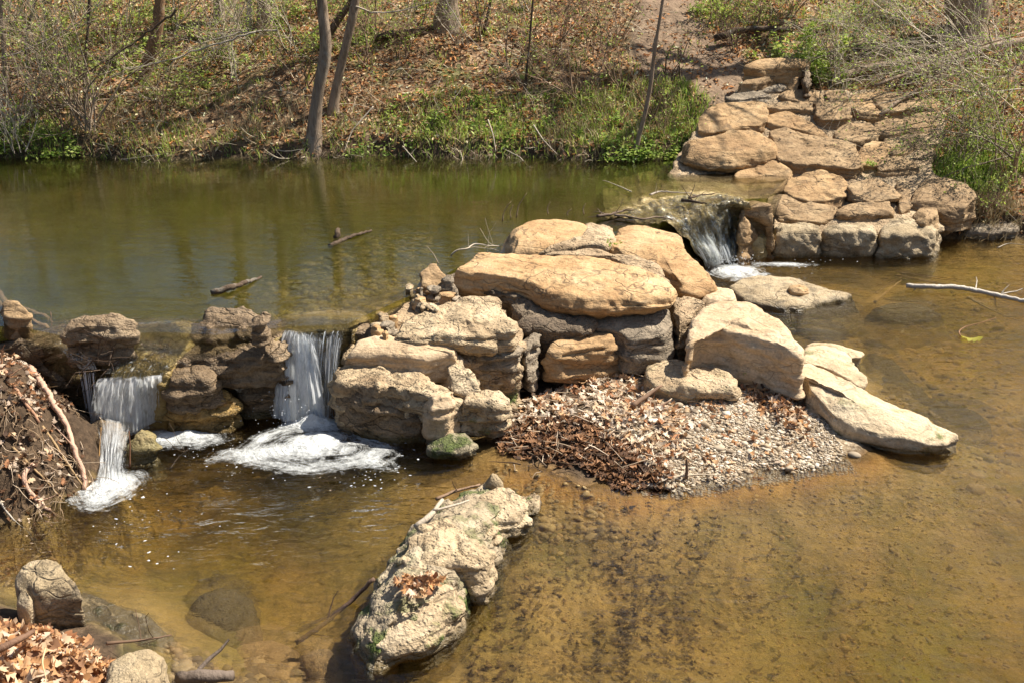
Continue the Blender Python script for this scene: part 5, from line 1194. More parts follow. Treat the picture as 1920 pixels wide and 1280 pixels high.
def log(label, a, b, r, mat=BARK, off=.08, name='fallen_log', bend=.05, cat='log', seed=0):
    rng = np.random.RandomState(seed); A = PH(*a, off); B = PH(*b, off); n = 12; tt = np.linspace(0, 1, n)[:, None]
    p = A + (B - A) * tt; p[:, 2] += bend * np.sin(np.pi * tt[:, 0]); p += rng.normal(0, .008, p.shape); o = A.copy()
    mb = MB(); mb.tube(p, np.linspace(r, r * .75, n) * rng.uniform(.93, 1.05, n), 10, cap=True)
    return tag(link(name, mb.mesh(name, mat, True, o), None, o), label, cat)
log("grey fallen log lying behind the stone wall", (1560, 150), (1760, 108), .06)
log("thick grey fallen log under the brush pile", (1700, 140), (1930, 75), .07, seed=1)
log("dark fallen log above the steps", (1340, 70), (1480, 55), .045, BARKD, seed=2)
log("dark rotten log lying across the hill right of the thick trunk", (700, 75), (800, 62), .045, BARKD, seed=3)
log("pale broken branch leaning in the brush at right", (1650, 215), (1790, 140), .022, BARK, .15, seed=4, name='branch', cat='branch')
log("long pale branch crossing the brush pile", (1640, 165), (1925, 60), .02, BARK, .25, seed=5, name='branch', cat='branch')

# ---- trees
def tree(label, pix, r0, y=None, top=6.5, mat=BARK, seed=0, leafn=.2, name='tree', crown=True, flare=1.6, limbs=6, depth=2, spreadL=1.9):
    rng = np.random.RandomState(seed)
    b = PH(*pix[0]) if y is None else PY(*pix[0], y)
    zz, _ = on_ground(np.array([b[0]]), np.array([b[1]])); b[2] = zz[0] if y is None else b[2]; yb = b[1]
    pts = [b + np.array([0, 0, -.12])] + [b] + [PY(q[0], q[1], yb + (q[2] if len(q) > 2 else 0)) for q in pix[1:]]
    d = pts[-1] - pts[-2]; d /= np.linalg.norm(d)
    if pts[-1][2] < top:
        n = 6
        for i in range(n):
            d = d + rng.normal(0, .06, 3) + np.array([0, 0, .12]); d /= np.linalg.norm(d); pts.append(pts[-1] + d * (top - pts[-1][2]) / (n - i) / max(d[2], .6))
    pts = np.array(pts); s = np.r_[0, np.cumsum(np.linalg.norm(np.diff(pts, axis=0), axis=1))]
    m = max(14, int(s[-1] / .1)); u = np.linspace(0, s[-1], m); P_ = np.stack([np.interp(u, s, pts[:, k]) for k in range(3)], 1)
    for _ in range(3): P_[1:-1] = .25 * P_[:-2] + .5 * P_[1:-1] + .25 * P_[2:]
    rad = r0 * (1 - .75 * (u / s[-1])) * (1 + (flare - 1) * np.exp(-np.maximum(u - .1, 0) / .16)) * (1 + .06 * np.sin(u * 5 + seed) + .04 * rng.normal(0, 1, m))
    t = empty(name, b); tag(t, label, 'tree'); mb = MB(); mb.tube(P_, rad, 14)
    link('trunk', mb.mesh('trunk', mat, True, b), t)
    if crown:
        mb = MB(); lf = []
        for _ in range(limbs):
            i = rng.randint(int(m * .38), m); dd = np.r_[rng.normal(0, 1, 2), rng.uniform(.1, .9)]
            grow(mb, lf, P_[i], dd, spreadL * rng.uniform(.6, 1.2), rad[i] * .45, depth, rng, .14, .04, 4, (.24, .19, .14), leafn=leafn)
        c = link('crown', mb.mesh('crown', TWIG, True, b), t); leafmesh(lf, .05, PAL_FRESH, rng, 'foliage', None, c, b)
    return t
t1 = tree("grey-brown kinked tree standing at the pond's edge", [(588, 286), (590, 220), (600, 150), (614, 95), (606, 40), (602, -20)], .078, y=12.75, seed=1, flare=1.7)
tree("second slimmer trunk leaning right behind the kinked tree", [(622, 195), (640, 120), (655, 60), (668, 0), (672, -30)], .058, seed=2, flare=1.3)
tree("dark curved stem crossing behind the forked trees", [(603, 90), (615, 65), (640, 30), (665, -5)], .05, mat=BARKD, seed=3, top=4.5)
tree("leaning reddish trunk on the left slope", [(262, 150), (285, 100), (296, 50), (300, 0)], .075, mat=BARKR, seed=4)
tree("pale straight trunk left of the broken snag", [(412, 45), (411, 20), (408, -20)], .065, seed=5, top=7)
tree("pale trunk at the top just right of the snag", [(498, 58), (496, 20), (492, -20)], .085, seed=6, top=7)
tree("thick brown trunk at the top centre-left", [(838, 58), (838, 20), (842, -20)], .13, mat=BARK, seed=7, top=8, flare=1.5)
tree("thin dark bare sapling left of the path", [(983, 172), (990, 110), (996, 40), (1001, -20)], .016, mat=BARKD, seed=8, top=4, limbs=8, depth=1, spreadL=.8, leafn=.1)
tree("slim brown sapling curving up from the green bank beside the path", [(1190, 255), (1210, 215), (1222, 150), (1226, 100), (1236, 45), (1246, -20)], .028, mat=BARK, seed=9, top=4.5, limbs=7, depth=1, spreadL=.9, leafn=.2)
tree("big rough-barked tree at the upper right corner", [(1812, 70), (1815, 30), (1812, -30)], .27, mat=BARK, seed=10, top=9, flare=1.35, limbs=12)
tree("thin pale trunk at the far left edge", [(12, 165), (8, 100), (4, 40), (2, -20)], .03, seed=11, top=5)
tree("slender dark trunk with twigs left of the leaning trunk", [(160, 190), (158, 120), (165, 60), (168, -10)], .025, mat=BARKD, seed=12, top=4.5, depth=2, spreadL=1.1)
tree("thin leaning stem near the top left", [(60, 150), (45, 90), (55, 40), (70, -10)], .022, mat=BARKD, seed=13, top=4.5, spreadL=1.0)
tree("thin sapling between the thick trunk and the dark bare sapling", [(905, 70), (915, 30), (922, -10)], .02, mat=BARKD, seed=14, top=4, spreadL=.9)
# broken snag
sn = MB(); a = PH(468, 55); sn.tube([a, a + [0, 0, .12], a + [.02, 0, .3], a + [.05, 0, .42]], [.05, .045, .04, .012], 9)
tag(link("snag", sn.mesh("snag", bark_mat("pale_wood", (.45, .36, .26), (.66, .57, .45)), True, a), None, a), "pale broken tree stump among the dead brush", "stump")

# overhanging long twigs at top left, thrown across the hill by the leaning tree
def limb(label, pix, y, r, seed, leafn=.5, col=PALE, mat=None, dy=0.0):
    rng = np.random.RandomState(seed); pts = np.array([PY(px, py, y + dy * i / len(pix)) for i, (px, py) in enumerate(pix)]); o = pts[0].copy()
    s = np.r_[0, np.cumsum(np.linalg.norm(np.diff(pts, axis=0), axis=1))]; n = max(10, int(s[-1] / .07)); u = np.linspace(0, s[-1], n)
    p = np.stack([np.interp(u, s, pts[:, k]) for k in range(3)], 1) + rng.normal(0, .007, (n, 3)); mb = MB(); lf = []
    mb.tube(p, np.linspace(r, r * .25, n), 6, c=col)
    for i in range(2, n, 2):
        d = p[min(i + 1, n - 1)] - p[i - 1]; d /= np.linalg.norm(d); d = d + rng.normal(0, .6, 3)
        grow(mb, lf, p[i], d, rng.uniform(.2, .6), max(r * .35, .003), 1, rng, .14, .02, 3, col, seg=5, leafn=leafn)
    t = empty("branch", o); tag(t, label, "branch"); link('branches', mb.mesh('branches', TWIG, True, o), t); leafmesh(lf, .035, PAL_FRESH, rng, 'foliage', None, t, o)
limb("long pale branch sweeping across the left slope", [(480, 60), (400, 85), (330, 110), (240, 130), (180, 165), (150, 210)], 13.1, .012, 401)
limb("dark thin branch above the left slope running to the top", [(330, 20), (260, 75), (190, 120), (120, 160), (80, 200)], 13.0, .014, 402, col=DRK)
limb("forked pale branch in front of the broken snag", [(520, 55), (460, 60), (400, 75), (360, 90), (300, 100)], 13.4, .011, 403)
limb("thin branch hanging over the top left corner", [(0, 110), (60, 90), (120, 60), (180, 15), (200, -20)], 12.9, .010, 404)
limb("pale branch slanting from the forked trees towards top centre", [(660, 10), (700, 25), (745, 22), (800, 8), (850, -15)], 13.2, .012, 405, .3)
limb("long thin twig slanting down the middle hill", [(835, 0), (870, 60), (900, 90), (950, 125), (975, 140)], 13.6, .007, 406, .1)

# ---- dead sticks and roots hanging at the far waterline
def stick(name, label, pts, r, col=PALE, cat='stick', mat=TWIG, taper=.4, k=6, kids=0, seed=0):
    pts = np.array(pts, float); o = pts[0].copy(); s = np.r_[0, np.cumsum(np.linalg.norm(np.diff(pts, axis=0), axis=1))]
    n = max(8, int(s[-1] / .025)); u = np.linspace(0, s[-1], n); p = np.stack([np.interp(u, s, pts[:, q]) for q in range(3)], 1)
    for _ in range(2): p[1:-1] = .25 * p[:-2] + .5 * p[1:-1] + .25 * p[2:]
    rng = np.random.RandomState(seed + len(label)); rad = np.linspace(r, r * taper, n) * rng.uniform(.9, 1.12, n); p += rng.normal(0, r * .12, p.shape)
    mb = MB(); mb.tube(p, rad, k, c=col, cap=True)
    for _ in range(kids):
        i = rng.randint(2, n - 1); grow(mb, [], p[i], rng.normal(0, 1, 3) + [0, 0, .3], rng.uniform(.08, .25), rad[i] * .45, 0, rng, .15, 0, 0, col, seg=4)
    return tag(link(name, mb.mesh(name, mat, True, o), None, o), label, cat)
for i, (a, b, c, lb) in enumerate([
    ((700, 200), (660, 245), (645, 285), "pale curved root by the water right of the kinked tree"),
    ((915, 225), (925, 255), (930, 285), "thin pale stick standing in the green bank"),
    ((860, 275), (868, 300), (862, 315), "short pale root dangling into the pond"),
    ((940, 278), (975, 295), (990, 312), "thin dead stem leaning into the pond"),
    ((1210, 270), (1180, 290), (1150, 312), "thin straight stick leaning from the leafy bank into the water"),
    ((755, 275), (770, 292), (782, 305), "bent pale twig at the waterline left of the green bank"),
    ((505, 278), (535, 285), (570, 280), "pale root lying at the foot of the kinked tree"),
    ((180, 285), (230, 300), (300, 290), "grey root trailing along the left waterline"),
    ((1000, 235), (1020, 265), (1045, 290), "straw-coloured stem fallen over the bank")]):
    yb = 12.45; stick("stick", lb, [PY(*a, 12.75), PY(*b, 12.55), PY(*c, 12.4)], .009, PALE, seed=i, kids=2)

# ---- woods beyond the crest (mirrored in the pond; their tops are above the picture)
def far_tree(seed, h):
    rng = np.random.RandomState(seed); mb = MB(); d = np.array([0, 0, 1.0]); p = [np.zeros(3)]
    for i in range(10): d = d + np.r_[rng.normal(0, .05, 2), 0]; d /= np.linalg.norm(d); p.append(p[-1] + d * h / 10)
    mb.tube(p, np.linspace(.16, .03, 11), 8)
    tr = mb.mesh('trunk', BARKD); mb = MB(); lf = []
    for _ in range(13):
        i = rng.randint(5, 11); grow(mb, lf, p[i], np.r_[rng.normal(0, 1, 2), .5], h * .22 * rng.uniform(.6, 1.2), .05, 2, rng, .15, .05, 4, (.12, .09, .06)  , leafn=.22)
    br = mb.mesh('crown', TWIG); T = np.array(lf); n = len(T); mb = MB(); s = rng.uniform(.10, .24, n)
    mb.inst(SL_V, None, SL_T, scale_m(rotmats(rng, n, 1.2), s * 1.5, s, s), T, pick(rng, PAL_GREEN + PAL_FRESH, n)); return tr, br, mb.mesh('foliage', LEAF, False)
FT = [far_tree(900 + i, h) for i, h in enumerate((9, 11, 8, 12))]
rng = np.random.RandomState(77); kk = 0
for i in range(22):
    xx = -22 + i * 2.1 + rng.normal(0, .4); yy = rng.choice([24.0, 26.0, 28.5, 32.0]) + rng.uniform(-.8, .8)
    zz, _ = on_ground(np.array([xx]), np.array([yy])); tr, br, fl = FT[rng.randint(4)]
    t = empty("woodland_tree", (xx, yy, zz[0] - .1)); t.rotation_euler = (0, 0, rng.uniform(0, 6.28)); s_ = rng.uniform(.75, 1.15); t.scale = (s_, s_, s_)
    tag(t, "tall tree of the woods beyond the hill crest", "tree", "woodland trees beyond the crest")
    link('trunk', tr, t); c = link('crown', br, t); link('foliage', fl, c)
# ------------------------------------------------------------------ leaf piles, gravel, roots, drift wood
rd = np.random.RandomState(55)
def oaks(n, rng): return [oak(rng, (rng.uniform(-.9, .9), rng.uniform(-.7, .7), rng.uniform(-.6, .6))) for _ in range(n)]
OAK = oaks(8, rd)
def height_at(x, y): return groundz(x, y)
def leaf_pile(name, label, region_px, n, size, pal, seed, singles=90, zoff=None, tilt=.8, thick=.05, base=None, cat='leaves', zplane=None):
    """region_px: polygon in photo pixels at height zplane; a few leaves are parts, the mass is stuff"""
    rng = np.random.RandomState(seed); poly = W(region_px, zplane if zplane is not None else .1)
    lo, hi = poly.min(0), poly.max(0); X = rng.uniform(lo[0], hi[0], n * 4); Y = rng.uniform(lo[1], hi[1], n * 4); sd = sdpoly(X, Y, poly)
    k = (sd + .05 * pnoise(np.stack([X * 6, Y * 6, X * 0], -1)) > 0) & (rng.uniform(0, 1, n * 4) < .35 + 6 * np.maximum(sd, 0)); X, Y, sd = X[k][:n], Y[k][:n], sd[k][:n]; n = len(X)
    Z = (height_at(X, Y) if base is None else base(X, Y)) + rng.uniform(0, 1, n) * thick * np.clip(sd / .12, .15, 1) + .008
    org = np.array([X.mean(), Y.mean(), Z.min()]); t = empty(name, org); tag(t, label, cat)
    S = size * rng.uniform(.6, 1.25, n); M = scale_m(rotmats(rng, n, tilt), S); T = np.stack([X, Y, Z], -1); C = pick(rng, pal, n, .22)
    order = np.argsort(-(Z - height_at(X, Y)) * 3 - S); ones = order[:singles]; rest = order[singles:]
    mb = MB()
    for j in range(8):
        r = rest[j::8]; mb.inst(OAK[j][0], OAK[j][1], None, M[r], T[r], C[r])
    tag(link('leaves', mb.mesh('leaves', DEAD, True, org), t), kind='stuff')
    protos = {}
    for k_, i in enumerate(ones):
        key = (k_ % 8, k_ % 5)
        if key not in protos:
            c = np.array(pal[(key[0] + key[1]) % len(pal)]); protos[key] = make_mesh('leaf', OAK[key[0]][0], OAK[key[0]][1], None, DEAD, True, np.tile(c, (len(OAK[0][0]), 1)))
        o = link('leaf', protos[key], t); from mathutils import Matrix
        Mi = M[i]; mat4 = Matrix(((Mi[0][0], Mi[0][1], Mi[0][2], T[i][0] - org[0]), (Mi[1][0], Mi[1][1], Mi[1][2], T[i][1] - org[1]), (Mi[2][0], Mi[2][1], Mi[2][2], T[i][2] - org[2] + .006), (0, 0, 0, 1)))
        o.matrix_local = mat4
    return t
leaf_pile("leaf_pile", "heap of orange-brown oak leaves in the bottom left corner", [(-60, 1120), (60, 1130), (150, 1150), (180, 1185), (230, 1205), (200, 1240), (190, 1300), (-80, 1310)], 950, .075, PAL_OAK, 61, 150, zplane=.18, thick=.07)
WETL = [(.10, .05, .025), (.16, .08, .04), (.22, .11, .05), (.07, .04, .025)]
leaf_pile("leaf_pile", "pale curled oak leaves drifted between the pier and gravel bar", [(945, 740), (1010, 720), (1120, 700), (1190, 690), (1230, 740), (1300, 780), (1290, 860), (1240, 890), (1160, 830), (1100, 800), (1040, 790), (960, 790)], 850, .065, PAL_OAK[1:5] + [(.62, .50, .36), (.66, .55, .42), (.70, .60, .47)], 62, 130, zplane=.12, thick=.02, tilt=.6)
leaf_pile("wet_leaf_mat", "dark wet rotting leaves at the water's edge below the leaf drift", [(925, 800), (1000, 785), (1100, 800), (1180, 840), (1250, 880), (1280, 910), (1180, 915), (1080, 880), (1000, 860), (930, 840)], 900, .075, WETL + [(.34, .18, .09)], 63, 60, zplane=.03, thick=.01, tilt=.28)
leaf_pile("scattered_leaves", "curled dry leaves scattered over the gravel bar", [(1240, 760), (1400, 730), (1500, 760), (1560, 830), (1450, 880), (1280, 880)], 150, .05, PAL_OAK, 67, 40, zplane=.1, thick=.008, tilt=.5)
leaf_pile("leaf_pile", "leaves and twigs packed below the thin pale flagstone", [(1380, 705), (1470, 700), (1510, 740), (1530, 800), (1480, 790), (1400, 740)], 260, .06, PAL_OAK + WETL, 64, 30, zplane=.16, thick=.03)
leaf_pile("leaf_patch", "little nest of brown leaves in the hollow of the foreground ridge", [(742, 1085), (790, 1068), (845, 1075), (830, 1100), (775, 1120), (755, 1110)], 60, .06, PAL_OAK, 65, 20, zplane=.24, thick=.03, base=lambda X, Y: X * 0 + .225)
leaf_pile("bank_leaves", "mixed dead leaves over the root-covered left bank", [(-30, 620), (60, 640), (120, 700), (150, 800), (120, 900), (40, 950), (-60, 980)], 900, .05, PAL_OAK[2:5] + WETL + [(.4, .3, .22), (.5, .4, .3)], 66, 100, zplane=.35, thick=.03, tilt=.8)

# gravel bar
def ico():
    t = (1 + 5 ** .5) / 2; v = np.array([(-1, t, 0), (1, t, 0), (-1, -t, 0), (1, -t, 0), (0, -1, t), (0, 1, t), (0, -1, -t), (0, 1, -t), (t, 0, -1), (t, 0, 1), (-t, 0, -1), (-t, 0, 1)], float)
    f = np.array([(0, 11, 5), (0, 5, 1), (0, 1, 7), (0, 7, 10), (0, 10, 11), (1, 5, 9), (5, 11, 4), (11, 10, 2), (10, 7, 6), (7, 1, 8), (3, 9, 4), (3, 4, 2), (3, 2, 6), (3, 6, 8), (3, 8, 9), (4, 9, 5), (2, 4, 11), (6, 2, 10), (8, 6, 7), (9, 8, 1)])
    return v / np.linalg.norm(v[0]), f
IV, IF = ico()
def ico2():
    v = [tuple(q) for q in IV]; f = []; cache = {}
    def mid(a, b):
        k = (min(a, b), max(a, b))
        if k not in cache: m = (np.array(v[a]) + np.array(v[b])) / 2; v.append(tuple(m / np.linalg.norm(m))); cache[k] = len(v) - 1
        return cache[k]
    for a, b, c in IF:
        ab, bc, ca = mid(a, b), mid(b, c), mid(c, a); f += [(a, ab, ca), (b, bc, ab), (c, ca, bc), (ab, bc, ca)]
    return np.array(v), np.array(f)
I2V, I2F = ico2()
PEB = col_mat("pebbles", .75, 0, .3)
def pebbles(name, label, poly, n, s0, pal, seed, singles=0, cat='gravel', sink=.3, hv=(IV, IF), zmin=-9):
    rng = np.random.RandomState(seed); lo, hi = poly.min(0), poly.max(0); X = rng.uniform(lo[0], hi[0], n * 3); Y = rng.uniform(lo[1], hi[1], n * 3); sd = sdpoly(X, Y, poly)
    k = (sd > 0) & (rng.uniform(0, 1, n * 3) < .4 + 3 * sd); X, Y = X[k][:n], Y[k][:n]; n = len(X); Z = height_at(X, Y)
    S = s0 * np.exp(rng.normal(0, .45, n)); M = scale_m(rotmats(rng, n, .25), S * rng.uniform(.8, 1.4, n), S * rng.uniform(.6, 1, n), S * rng.uniform(.35, .7, n)); T = np.stack([X, Y, Z + S * sink], -1); C = pick(rng, pal, n, .2)
    mb = MB(); order = np.argsort(-S)
    for j in range(3):
        tv = hv[0] * np.random.RandomState(j).uniform(.75, 1.2, (len(hv[0]), 1)); r = order[singles:][j::3]; mb.inst(tv, None, hv[1], M[r], T[r], C[r])
    g = link(name, mb.mesh(name, PEB)); tag(g, label, cat, kind='stuff')
    return T[order[:singles]], S[order[:singles]], C[order[:singles]]
PALP = [(.40, .32, .22), (.50, .42, .31), (.32, .25, .17), (.58, .50, .39), (.22, .165, .11), (.36, .27, .17)]
GB = W([(1130, 800), (1240, 760), (1350, 740), (1440, 720), (1500, 740), (1540, 780), (1590, 840), (1610, 858), (1500, 875), (1400, 890), (1290, 910), (1200, 905), (1150, 860)], .06)
pebbles("gravel", "bank of small pale pebbles between the leaf drift and long slab", GB, 30000, .0056, PALP, 71)
T_, S_, C_ = pebbles("gravel", "larger pale pebbles strewn over the gravel bar", GB, 420, .011, PALP, 72, 0, hv=(I2V, I2F))
# countable bigger stones on the bar
bar = [(1348, 842, .032), (1405, 848, .026), (1602, 855, .036), (1210, 765, .045), (1165, 905, .02), (1300, 880, .022), (1440, 800, .022), (1380, 805, .02), (1250, 850, .024), (1505, 868, .02), (1130, 880, .018)]
for i, (px, py, s) in enumerate(bar):
    p = PG(px, py); lb = ["white oval pebble at the middle of the gravel bar", "pale pebble right of the white oval one", "flat white pebble by the water under the long slab", "tan cobble in the dry leaves", "little white pebble at the left water's edge", "pale pebble at the front of the gravel", "tan pebble high on the gravel bar", "grey pebble left of the tan pebble on the bar", "cream pebble beside the leaf drift", "wet brown pebble at the front waterline of the bar", "pinkish pebble in the wet leaves"][i]
    me = make_mesh("pebble", I2V * np.array([s * 1.25, s * .9, s * .5]) * np.random.RandomState(i).uniform(.88, 1.1, (len(I2V), 1)), None, I2F, PEB, True, np.tile(PALP[i % 4] if i != 3 else (.5, .33, .18), (len(I2V), 1)))
    o = link("pebble", me, None, p + [0, 0, s * .3]); o.rotation_euler = (0, 0, i * 1.3); tag(o, lb, "pebble")
# stones and sunken leaves on the bed
BEDP = W([(880, 880), (1250, 930), (1500, 890), (1650, 870), (1900, 860), (2000, 1300), (880, 1300), (900, 1150), (960, 1000)], 0)
pebbles("bed_stones", "brown stones lying on the creek bed in the foreground", BEDP, 3200, .008, [(.32, .22, .09), (.38, .26, .11), (.28, .19, .08), (.36, .22, .09), (.24, .17, .08)], 73, sink=.15)
pebbles("bed_stones", "stones on the creek bed between the pier and foreground ridge", W([(860, 850), (960, 870), (1120, 920), (1180, 980), (980, 1000), (930, 900)], 0), 200, .015, [(.36, .24, .10), (.26, .18, .08), (.42, .29, .13)], 74, hv=(I2V, I2F), sink=.15)
pebbles("bed_stones", "dark and tan stones on the bed at the bottom left", W([(300, 1190), (480, 1200), (640, 1180), (660, 1290), (330, 1300)], 0), 200, .025, [(.36, .24, .12), (.2, .14, .08), (.46, .33, .18)], 75, hv=(I2V, I2F), sink=.15)
pebbles("bed_stones", "stones on the pond bed just above the dam", W([(560, 560), (820, 480), (830, 430), (700, 430), (540, 500), (380, 570)], .5), 600, .02, [(.36, .26, .12), (.26, .2, .09), (.44, .32, .16)], 76, hv=(I2V, I2F), sink=.2)
pebbles("bed_stones", "stones on the creek bed right of the long slab", W([(1560, 560), (1900, 480), (1950, 900), (1700, 860), (1640, 700)], 0), 600, .016, [(.30, .21, .10), (.2, .14, .07), (.38, .27, .14)], 77, hv=(I2V, I2F), sink=.15)
def sunken(label, reg, n, seed, size=.05):
    rng = np.random.RandomState(seed); poly = W(reg, 0); lo, hi = poly.min(0), poly.max(0); X = rng.uniform(lo[0], hi[0], n * 3); Y = rng.uniform(lo[1], hi[1], n * 3); sd = sdpoly(X, Y, poly)
    cl_ = pnoise(np.stack([X * 2.2, Y * 2.2, X * 0 + seed], -1)); k = (sd > 0) & (rng.uniform(0, 1, n * 3) < np.clip(.35 + .8 * cl_ + sd * .2, 0, 1)); X, Y = X[k][:n], Y[k][:n]; n = len(X); Z = height_at(X, Y) + rng.uniform(.004, .03, n)
    mb = MB(); M = scale_m(rotmats(rng, n, .35), size * rng.uniform(.5, 1.2, n)); C = pick(rng, [(.07, .045, .025), (.10, .065, .035), (.17, .11, .055), (.05, .035, .022), (.24, .16, .08)], n); T = np.stack([X, Y, Z], -1)
    for j in range(8): mb.inst(OAK[j][0], OAK[j][1], None, M[j::8], T[j::8], C[j::8])
    tag(link("sunken_leaves", mb.mesh("sunken_leaves", DEAD)), label, "leaves", kind='stuff')
sunken("dark sunken leaves on the creek bed at the bottom centre", [(900, 1060), (1200, 1000), (1320, 1100), (1380, 1300), (850, 1300), (880, 1180)], 520, 81)
sunken("scattered sunken leaves in the middle of the foreground water", [(960, 980), (1250, 930), (1500, 960), (1700, 1050), (1500, 1250), (1250, 1150)], 220, 82)
sunken("scattered dark leaves under the water at the right", [(1550, 560), (1900, 500), (1950, 1000), (1700, 900)], 120, 83, .05)

# roots on the left bank
RC = (.40, .22, .13); RP = (.52, .33, .23)
def root(label, pix, r, col=RC, taper=.6, kids=2, off=.02, name='root', cat='root', seed=0):
    pts = [PG(px, py) + np.array([0, -.01, off]) for px, py in vw('L', pix)] if pix and not isinstance(pix[0], np.ndarray) else pix
    return stick(name, label, pts, r, col, cat, ROOT, taper, 8, kids, seed)
root("thick reddish root arching along the top of the left bank", [(-10, 62), (40, 110), (90, 140), (170, 160), (240, 190), (290, 215), (310, 270), (330, 330), (380, 380), (415, 400)], .028, RP, .5, off=.06)
root("long pale root running down the left bank into the water", [(160, 210), (135, 280), (130, 370), (190, 440), (240, 510), (290, 580), (320, 650), (370, 720), (405, 790), (430, 880), (450, 950), (485, 1030), (500, 1100), (490, 1130)], .026, RP, .5, off=.05)
root("thin root left of the long pale root, high on the bank", [(-10, 370), (40, 430), (90, 520), (140, 590), (200, 670), (230, 720)], .014, RC, .6)
root("speckled root at the foot of the bank dipping into the creek", [(200, 960), (140, 1000), (140, 1050), (180, 1120), (240, 1190), (310, 1230), (320, 1280)], .015, RP, .6)
root("straight twig-like root down the lower bank", [(250, 740), (320, 840), (380, 940), (440, 1020), (480, 1080)], .009, (.36, .24, .12), .5)
root("thin root across the lower left bank", [(80, 860), (160, 940), (240, 1020), (330, 1120), (370, 1160)], .008, (.36, .24, .12), .5)
root("short yellowish root stub mid bank", [(270, 520), (320, 505), (350, 495)], .010, (.5, .32, .12), .7, 0)
root("small curling root beside the thin trickle", [(430, 560), (470, 610), (510, 620), (525, 600)], .010, (.46, .30, .12), .7, 1)
root("dark stick bridging from the bank to the left waterfall", [(430, 560), (480, 640), (540, 690), (600, 725)], .007, (.2, .1, .06), .6, 2, off=.08)
root("root stub at the far left edge of the bank", [(-10, 160), (20, 200), (50, 230)], .016, RC, .6)
root("pale dead stick at the lower left edge", [(-10, 1150), (40, 1220), (90, 1280)], .007, PALE, .6)
mb = MB(); rng = np.random.RandomState(9)
for _ in range(110):
    px, py = rng.uniform(0, 175), rng.uniform(640, 960); p = PG(px, py, .01)
    if p[2] < 0: continue
    grow(mb, [], p + [0, -.01, .01], np.array([rng.normal(.5, .5), -.6, rng.normal(-.5, .5)]), rng.uniform(.06, .28), rng.uniform(.0010, .0028), 1, rng, .22, -.06, 2, [(.36, .26, .17), (.22, .15, .09), (.5, .4, .3)][rng.randint(3)], seg=6)
tag(link("rootlets", mb.mesh("rootlets", TWIG)), "mat of fine rootlets and twigs over the left bank", "roots", kind='stuff')
mb = MB()
for _ in range(150):
    px, py = rng.uniform(950, 1300), rng.uniform(700, 900); p = PG(px, py, .01)
    grow(mb, [], p + [0, 0, .03], np.array([rng.normal(0, 1), rng.normal(0, .8), rng.uniform(-.1, .3)]), rng.uniform(.06, .22), rng.uniform(.002, .006), 0, rng, .1, -.02, 1, [(.36, .28, .2), (.12, .08, .05), (.55, .46, .36)][rng.randint(3)], seg=4)
tag(link("twig_litter", mb.mesh("twig_litter", TWIG)), "small broken twigs among the drifted oak leaves", "twigs", kind='stuff')

S2 = lambda *q: [P(*a) for a in q]
stick("driftwood", "broken dark piece of driftwood under the rough slab edge", S2((1185, 760, .16), (1215, 740, .2), (1240, 722, .24)), .02, (.2, .13, .09), 'driftwood', seed=1)
stick("driftwood", "grey stick lying at the left of the limestone slab", S2((1200, 755, .14), (1215, 735, .18), (1225, 728, .2)), .010, PALE, 'driftwood', seed=2)
stick("driftwood", "short brown stick poking out of the leaf drift", S2((1230, 765, .14), (1258, 750, .18)), .012, (.3, .2, .14), 'driftwood', seed=3)
stick("driftwood", "pale bleached wood chunk standing on the upper gravel", S2((1455, 738, .12), (1470, 722, .15)), .018, (.45, .36, .26), 'driftwood', seed=4, taper=.8)
stick("driftwood", "pale splinter lying in the leaves near the gravel", S2((1268, 805, .1), (1282, 785, .13)), .014, (.62, .54, .42), 'driftwood', seed=5)
stick("driftwood", "dark upright stub at the gravel's front edge", S2((1287, 895, .02), (1288, 868, .12), (1287, 860, .15)), .012, (.16, .11, .08), 'driftwood', seed=6)
stick("driftwood", "pale wet stick flat at the front of the leaf mat", S2((1255, 895, .03), (1310, 888, .04), (1345, 890, .03)), .008, (.5, .42, .32), 'driftwood', seed=7)
# in the pond
dk = (.20, .14, .09)
stick("floating_log", "bark-covered log piece floating in the pond above the left falls", S2((398, 550, .60), (430, 540, .63), (465, 528, .62), (490, 520, .60)), .026, (.34, .26, .18), 'log', BARKD, .35, 9, seed=8)
stick("floating_log", "sunken dark log breaking the pond surface near the middle", S2((618, 462, .585), (650, 447, .61), (675, 438, .615), (696, 433, .605)), .022, dk, 'log', BARKD, .4, 9, seed=9)
stick("stub", "knobbly wet stub rising beside the sunken dark log", S2((630, 450, .57), (632, 438, .63), (634, 430, .63)), .03, (.28, .2, .12), 'stub', BARKD, .5, 9, seed=10)
for i, (a, b, lb) in enumerate([((942, 415), (958, 378), "curved reed stem left of the rear tan boulder"), ((968, 408), (988, 362), "tallest thin reed stem behind the rear boulder"), ((958, 410), (962, 385), "short reed stem between the two tall ones"), ((1028, 402), (1032, 378), "lone reed stem behind the rear boulder"), ((1064, 404), (1072, 392), "short pale reed stub at the boulder's back"), ((1095, 402), (1098, 382), "thin reed stub near the driftwood")]):
    A = P(*a, .6); stick("reed", lb, [A, PY((a[0] * .6 + b[0] * .4) - 4, a[1] * .5 + b[1] * .5, A[1]), PY(*b, A[1])], .006, (.36, .27, .18), 'reed', seed=i)
stick("twig_tangle", "pale bent twigs in the water at the tip of the flat boulder", S2((845, 480, .61), (855, 468, .66), (875, 468, .66), (890, 456, .68), (910, 460, .66), (935, 462, .63)), .008, PALE, 'twigs', kids=9, seed=12)
stick("twig", "thin stick leaning out of the pond by the knobbly stone", S2((822, 495, .62), (812, 475, .70), (800, 462, .76)), .005, (.4, .33, .25), 'twig', seed=13)
